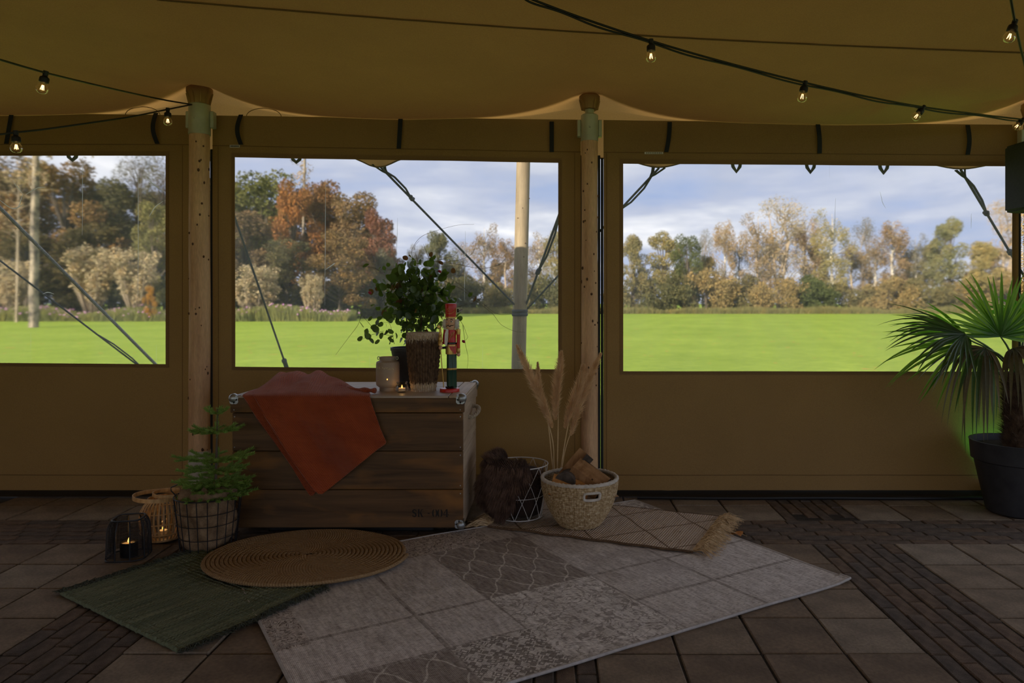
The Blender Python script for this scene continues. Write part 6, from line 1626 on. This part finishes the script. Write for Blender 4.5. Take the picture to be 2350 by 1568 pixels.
tag(mb.build('fur', M['fur'], fur, 0), kind='stuff')

# ---------------------------------------------------------------- pampas grass
M['plume'] = mat('pampas_plume', (0.74, 0.47, 0.24), (0.92, 0.68, 0.40), 14, 0.9, trans=0.25)
M['stalk'] = mat('pampas_stalk', (0.62, 0.42, 0.20), (0.76, 0.55, 0.30), 8, 0.6)
random.seed(55); PY = 4.46
def pamp(label, tip, base, foot, wid, dy):
    f_ = V(((foot - CX) * PY / F, PY, 0.02)); b_ = P(base[0], base[1], PY + dy * .5); t_ = P(tip[0], tip[1], PY + dy); root = thing('pampas_stem', label, 'dried grass', f_, 'pampas grass stems behind the baskets')
    md_ = b_ * .5 + f_ * .5; mb = MB(); path = smoothpath([f_, md_, b_, t_], 8); mb.tube(path, [0.0052 - 0.003 * k / len(path) for k in range(len(path))], 6); mb.build('stalk', M['stalk'], root)
    pb = MB(); d = t_ - b_; L = d.length; dn_ = d.normalized()
    for k in range(2600):
        u = rnd(0, 1) ** .9; ww = wid * math.sin(PI * min(1, (u * .86 + .10))) ** .8; p = b_ + d * u + dn_.cross(V((0, 1, 0))) * .018 * math.sin(u * 3 + tip[0])
        a = rnd(0, 6.28); n1_ = dn_.orthogonal().normalized(); o_ = n1_ * math.cos(a) + dn_.cross(n1_) * math.sin(a)
        pb.strand(p + o_ * ww * rnd(0, .45), o_ * rnd(.15, .6) + dn_ * .9 + V((rnd(-.2, .2), rnd(-.2, .2), rnd(-.2, .2))), ww * rnd(.5, 1.4), 0.0012, V((0, 0, -.18)) + o_ * .25)
    tag(pb.build('plume', M['plume'], root, 0), kind='stuff')
pamp('leftmost and tallest pampas plume, leaning left', (1192, 790), (1262, 985), 1281, .046, -.04)
pamp('short pampas plume just right of the leftmost one', (1232, 832), (1256, 960), 1278, .032, .03)
pamp('middle pampas plume standing upright', (1283, 806), (1281, 965), 1277, .046, .0)
pamp('pampas plume leaning slightly right', (1334, 836), (1302, 985), 1272, .046, -.05)
pamp('rightmost pampas plume, leaning right in front of the tent pole', (1382, 812), (1307, 1000), 1268, .046, .03)

# a fallen leaf on the pavers
M['dead_leaf'] = mat('dead_leaf', (0.42, 0.15, 0.03), (0.55, 0.24, 0.06), 30, 0.7, trans=.2)
p = G(1690, 1228, 0.006); mb = MB()
rim = [V((math.cos(a) * .036 * (1 + .25 * math.sin(3 * a)), math.sin(a) * .022 * (1 + .2 * math.sin(5 * a)), .008 + .010 * math.sin(2 * a))) for a in [2 * PI * k / 14 for k in range(14)]]
mb.add([p + V((0, 0, .004))] + [p + q for q in rim], [(0, k + 1, (k + 1) % 14 + 1) for k in range(14)])
lf_ = thing('fallen_leaf', 'curled orange dead leaf on the pavers near the runner tassels', 'leaf', p); mb.build('blade', M['dead_leaf'], lf_, 180)
mb = MB(); mb.tube([p + V((.03, -.005, .006)), p + V((.05, -.03, .003))], 0.0012, 5); mb.build('stalk', M['stalk'], lf_)
# ---------------------------------------------------------------- palm in a dark tub
tx, ty = (2337 - CX) * 4.42 / F, 4.42; TC = V((tx, ty, 0)); s = ty / F
palm = thing('potted_palm', 'fan palm with a fibrous trunk in a large dark grey tub', 'potted plant', TC)
HT = H - (1012 - CY) * s; RT = 100 * s
mb = MB(); mb.lathe([(0, 0.002), (RT * .62, 0.002), (RT * .66, .01), (RT * .90, HT * .72), (RT * .96, HT * .74), (RT * .99, HT * .98), (RT, HT), (RT * .95, HT), (RT * .92, HT - .05), (0, HT - .05)], 56, TC); mb.build('tub', M['pot_dark'], palm)
mb = MB(); mb.lathe([(0, HT - .03), (RT * .92, HT - .04)], 32, TC); mb.build('soil', M['soil'], palm)
M['fibre'] = mat('palm_fibre', (0.055, 0.030, 0.018), (0.14, 0.085, 0.05), 16, 0.95, 0.8, 60)
M['palm_leaf'] = leafmat('palm_leaf', (0.06, 0.17, 0.028), (0.10, 0.23, 0.04), (0.28, 0.48, 0.04), 0.48, 0.35)
M['palm_dark'] = leafmat('palm_leaf_dark', (0.034, 0.075, 0.028), (0.065, 0.115, 0.04), (0.13, 0.25, 0.04), 0.3, 0.3)
M['palm_dry'] = leafmat('palm_leaf_dry', (0.060, 0.060, 0.030), (0.20, 0.15, 0.08), (0.16, 0.14, 0.05), 0.25, 0.5)
M['petiole'] = mat('palm_petiole', (0.06, 0.11, 0.03), (0.10, 0.16, 0.05), 10, 0.45)
ZC = H - (862 - CY) * s; TRX = 30 * s
CR = TC + V((0.0, 0, ZC))
mb = MB(); mb.lathe([(TRX * (1.0 - .15 * k / 24), HT - .05 + (ZC - HT + .07) * k / 24) for k in range(25)] + [(0, ZC + .03)], 40, TC, fn=lambda a, r_, z, j: (r_ * (1 + .16 * nz((math.cos(a) * 2.4, math.sin(a) * 2.4, z * 16))), z)); tr_ = mb.build('trunk', M['fibre'], palm, 180)
random.seed(91); mb = MB()
for k in range(3200):
    a = rnd(0, 6.28); z = rnd(HT - .04, ZC); r_ = TRX * .95; p = TC + V((math.cos(a) * r_, math.sin(a) * r_, z)); mb.strand(p, V((math.cos(a) * .5, math.sin(a) * .5, 1.0)) + V((rnd(-.5, .5), rnd(-.5, .5), 0)), rnd(.025, .06), 0.0013, V((math.cos(a), math.sin(a), -.6)) * .6)
tag(mb.build('trunk_fibres', M['fibre'], tr_, 0), kind='stuff')
for k in range(16):
    a = rnd(0, 6.28); z = HT + .02 + (ZC - HT) * k / 17; p = TC + V((math.cos(a) * TRX * .8, math.sin(a) * TRX * .8, z)); o_ = V((math.cos(a), math.sin(a), .9)).normalized(); w3 = V((-math.sin(a), math.cos(a), 0)) * .016
    mb = MB(); mb.prism([p - w3, p + w3, p + o_ * .06 + w3 * .6, p + o_ * .075, p + o_ * .06 - w3 * .6], V((math.cos(a), math.sin(a), 0)) * .006); mb.build('leaf_base', M['fibre'], tr_, 0)
def fan(hub, axis, normal, spread, n, L, droop, m_, wid=.022, bend=.45, start=None, dry=0.0, fold=.0):
    hub = V(hub); axis = V(axis).normalized(); normal = V(normal); side = axis.cross(normal).normalized(); nrm = side.cross(axis).normalized()
    st = V(start) if start is not None else CR + (hub - CR) * .08
    pb = MB(); md_ = st * .5 + hub * .5 + V((0, 0, .03)); pb.tube(smoothpath([st, md_, hub], 8), [0.0075 - .003 * k / 16 for k in range(17)], 7); pt = pb.build('fan_leaf', M['petiole'], palm)
    for k in range(n):
        f = k / (n - 1) * 2 - 1; a = f * spread / 2; d = axis * math.cos(a) + side * math.sin(a); a += rnd(-.05, .05); d = axis * math.cos(a) + side * math.sin(a) + nrm * rnd(-.05, .05); ln = L * (1 - .22 * abs(f) ** 2) * rnd(.80, 1.08)
        mb = MB(); rows = [[], [], []]; wv = d.cross(nrm).normalized(); dj = droop * rnd(.55, 1.6); ns = 9
        for j in range(ns + 1):
            t_ = j / ns; p = hub + d * ln * t_
            q = max(0, t_ - (1 - bend)) / bend; drop = dj * ln * (t_ ** 2 * .35 + q ** 1.5 * .65)
            p = p + V((0, 0, -drop)) - d * ln * (dj ** 1.5) * .42 * q ** 1.4 + nrm * fold * math.sin(PI * t_) * .02
            ww = wid * (0.28 + .72 * math.sin(PI * min(1, t_ * .62 + .16))) * (1 - t_ ** 3.2) * (.5 + .5 * min(1, t_ * 5)) * .5 + .0006
            rows[0].append(p - wv * ww + nrm * ww * .35); rows[1].append(p - nrm * ww * .2); rows[2].append(p + wv * ww + nrm * ww * .35)
        mb.grid(rows); mb.build('leaflet', M['palm_dry'] if rnd(0, 1) < dry else m_, pt, 180)
def hp(px, py, dy=0.0): return P(px, py, 4.42 + dy)
fan(hp(2296, 772, -.02), (0.05, -.10, 1), (0, -1, 0), 3.3, 32, .46, .05, M['palm_leaf'], .025, .3)
fan(hp(2215, 768, -.10), (-1, -.18, .10), (-.1, -.55, .8), 2.2, 24, .56, .20, M['palm_dark'], .021, .55, dry=.05)
fan(hp(2228, 782, .04), (-1, .25, -.12), (-.1, -.75, .6), 2.4, 24, .54, .18, M['palm_leaf'], .021, .5)
fan(hp(2262, 800, -.20), (-.85, -.35, -.16), (-.4, -.5, .8), 2.5, 24, .42, .85, M['palm_dark'], .024, .75, dry=.45)
fan(hp(2325, 800, -.22), (.3, -.8, .05), (0, -.5, .8), 2.4, 20, .40, .75, M['palm_dry'], .024, .7, dry=.4)
fan(hp(2400, 770, -.06), (1, -.2, .45), (0, -.7, .6), 2.6, 22, .46, .25, M['palm_leaf'], .026, .5)
fan(hp(2355, 745, .16), (.15, .7, .7), (0, -.7, .7), 2.8, 22, .42, .2, M['palm_leaf'], .026, .5)
fan(hp(2420, 815, .08), (1, .3, -.1), (.3, -.5, .8), 2.4, 20, .44, .5, M['palm_dark'], .026, .6)

# ---------------------------------------------------------------- loudspeaker on the right mast
M['speaker'] = mat('speaker_plastic', (0.020, 0.022, 0.026), (0.030, 0.032, 0.037), 60, 0.6, 0.4, 500)
M['grille'] = mat('speaker_grille', (0.012, 0.012, 0.014), (0.02, 0.02, 0.022), 200, 0.7, 0.9, 700)
sx0 = P(2307, 400, 4.30); SPZ0, SPZ1 = H - (478 - CY) * 4.30 / F, H - (319 - CY) * 4.30 / F
SC = V((sx0.x + 0.265, 4.42, SPZ0)); spk = thing('loudspeaker', 'black loudspeaker mounted high on the pole at the right edge', 'loudspeaker', SC)
hs = SPZ1 - SPZ0; bodym = MB()
prof = [(-.135, .10), (-.125, -.10), (-.10, -.125), (.10, -.125), (.125, -.10), (.135, .10), (.06, .15), (-.06, .15)]
bm = bmesh.new(); bot = [bm.verts.new((x, y, 0)) for x, y in prof]; f_ = bm.faces.new(bot); r_ = bmesh.ops.extrude_face_region(bm, geom=[f_]); bmesh.ops.translate(bm, vec=(0, 0, hs), verts=[g for g in r_['geom'] if isinstance(g, bmesh.types.BMVert)])
bmesh.ops.bevel(bm, geom=bm.edges[:], offset=.014, segments=3, affect='EDGES'); bmesh.ops.recalc_face_normals(bm, faces=bm.faces[:]); bm.verts.ensure_lookup_table(); bm.verts.index_update()
bodym.add([SC + q.co for q in bm.verts], [[q.index for q in f.verts] for f in bm.faces]); bm.free(); bodym.build('cabinet', M['speaker'], spk)
mb = MB(); mb.bbox(SC + V((0, -.127, hs / 2)), (.19, .012, hs - .05), .005); mb.build('grille', M['grille'], spk, 0)
mb = MB(); mx, my = POLES[2]; mb.tube([SC + V((.05, .14, hs * .55)), V((mx - .03, my - .04, SC.z + hs * .55))], .016, 8); mb.lathe([(.0625, SC.z + hs * .5), (.070, SC.z + hs * .5), (.070, SC.z + hs * .6), (.0625, SC.z + hs * .6)], 24, (mx, my, 0)); mb.build('bracket', M['black_rubber'], spk)

# ---------------------------------------------------------------- green uplighter behind the tub
ux, uy = 2.90, 4.745; up_ = thing('uplighter', 'small black green-lit uplighter on the floor behind the palm tub', 'lamp', (ux, uy, 0))
mb = MB(); mb.lathe([(0, .0), (.05, .0), (.052, .01), (.052, .085), (.048, .09), (.046, .075), (0, .075)], 24, (ux, uy, 0)); mb.build('housing', M['black_rubber'], up_)
mb = MB(); mb.lathe([(0, .078), (.045, .078)], 24, (ux, uy, 0)); mb.build('lens', emit('green_led', (0.05, 1.0, 0.12), 3.0), up_)
l = bpy.data.lights.new('uplight', 'SPOT'); l.energy = 12; l.color = (0.10, 1.0, 0.16); l.spot_size = 1.25; l.spot_blend = 0.8; l.shadow_soft_size = 0.04
lo_ = bpy.data.objects.new('uplight', l); COL.objects.link(lo_); lo_.parent = up_; lo_.location = (0, 0, .095); lo_.rotation_euler = V((-0.10, 0.10, 1.0)).to_track_quat('-Z', 'Y').to_euler()

# ---------------------------------------------------------------- festoon lights
M['cable'] = mat('black_cable', (0.009, 0.009, 0.010), rough=0.45)
M['filament'] = emit('warm_filament', (1.0, 0.62, 0.24), 5.0)
M['bulb'] = clear('bulb_glass', (0.96, 0.90, 0.78), 0.14, 0.03, 0.05, (1.0, 0.85, 0.55))
def festoon(label, path, bulbs, r_=.0048, double=False):
    """path: (px, py, distance); bulbs: index t along the path, sway and size"""
    pts = smoothpath([P(*q) for q in path], 14); root = thing('festoon_lights', label, 'string lights', pts[0], 'strings of festoon bulbs')
    mb = MB(); mb.tube(pts, r_, 7)
    if double: mb.tube([p + V((0, .004, -.010 + .004 * math.sin(k * .35))) for k, p in enumerate(pts)], r_ * .9, 7)
    mb.build('cable', M['cable'], root)
    for (bx_, by_, sway, sc_) in bulbs:
        p = min(pts, key=lambda q: (q.x * F / q.y + CX - bx_) ** 2 + (H * 0 + CY - (q.z - H) * F / q.y - by_) ** 2)
        d = V((sway[0], sway[1], -1)).normalized(); q_ = d.to_track_quat('-Z', 'Y').to_matrix()
        def L_(prof, n=18):
            m_ = MB(); m_.lathe([(a * sc_, b * sc_) for a, b in prof], n); m_.v = [tuple(p + q_ @ V(v_)) for v_ in m_.v]; return m_
        sk = L_([(0, .008), (.011, .008), (.0115, -.006), (.010, -.014), (.012, -.018), (.0185, -.022), (.020, -.028), (.020, -.044), (.016, -.047), (0, -.047)]); so = sk.build('lamp_holder', M['cable'], root)
        bl = L_([(.012, -.046), (.016, -.052), (.0235, -.064), (.0255, -.074), (.023, -.086), (.015, -.095), (.0001, -.0985)]); bo = bl.build('bulb', M['bulb'], root)
        fl = MB()
        for a in range(4):
            u = a * PI / 2 + .4; fl.tube([p + q_ @ (V((math.cos(u) * .0035, math.sin(u) * .0035, -.058)) * sc_), p + q_ @ (V((math.cos(u) * .0075, math.sin(u) * .0075, -.080)) * sc_)], .0014 * sc_, 5)
        fl.build('filament', M['filament'], bo)
festoon('double black festoon cable with four bulbs sweeping down to the right pole', [(1180, -20, 3.0), (1225, 0, 3.05), (1340, 43, 3.15), (1494, 94, 3.3), (1660, 142, 3.5), (1848, 190, 3.75), (2000, 224, 3.95), (2120, 246, 4.15), (2250, 263, 4.4), (2362, 276, 4.67)],
        [(1494, 94, (0, 0), 1.0), (1848, 190, (-.22, 0), 1.05), (2124, 246, (-.85, -.1), 1.0), (2345, 274, (-1.0, -.3), .95)], .0052, True)
festoon('festoon cable hanging down at the top right corner with one bulb', [(2312, -40, 2.85), (2320, 0, 2.95), (2329, 50, 3.08), (2341, 105, 3.33), (2353, 155, 3.6), (2364, 225, 4.1), (2368, 262, 4.6)], [(2329, 52, (-.42, -.1), 1.0)], .0055)
festoon('black festoon cable meeting the left tent pole from above with one bulb', [(-60, 120, 2.9), (0, 137, 3.05), (105, 167, 3.3), (250, 202, 3.75), (370, 228, 4.25), (440, 240, 4.64)], [(104, 167, (-.22, 0), 1.0)])
festoon('black festoon cable sagging left from the left tent pole with two bulbs', [(440, 240, 4.64), (385, 251, 4.35), (300, 268, 4.0), (200, 283, 3.75), (100, 297, 3.55), (36, 304, 3.45), (-60, 316, 3.3)], [(384, 250, (0, 0), 1.0), (36, 304, (.04, 0), 1.0)])
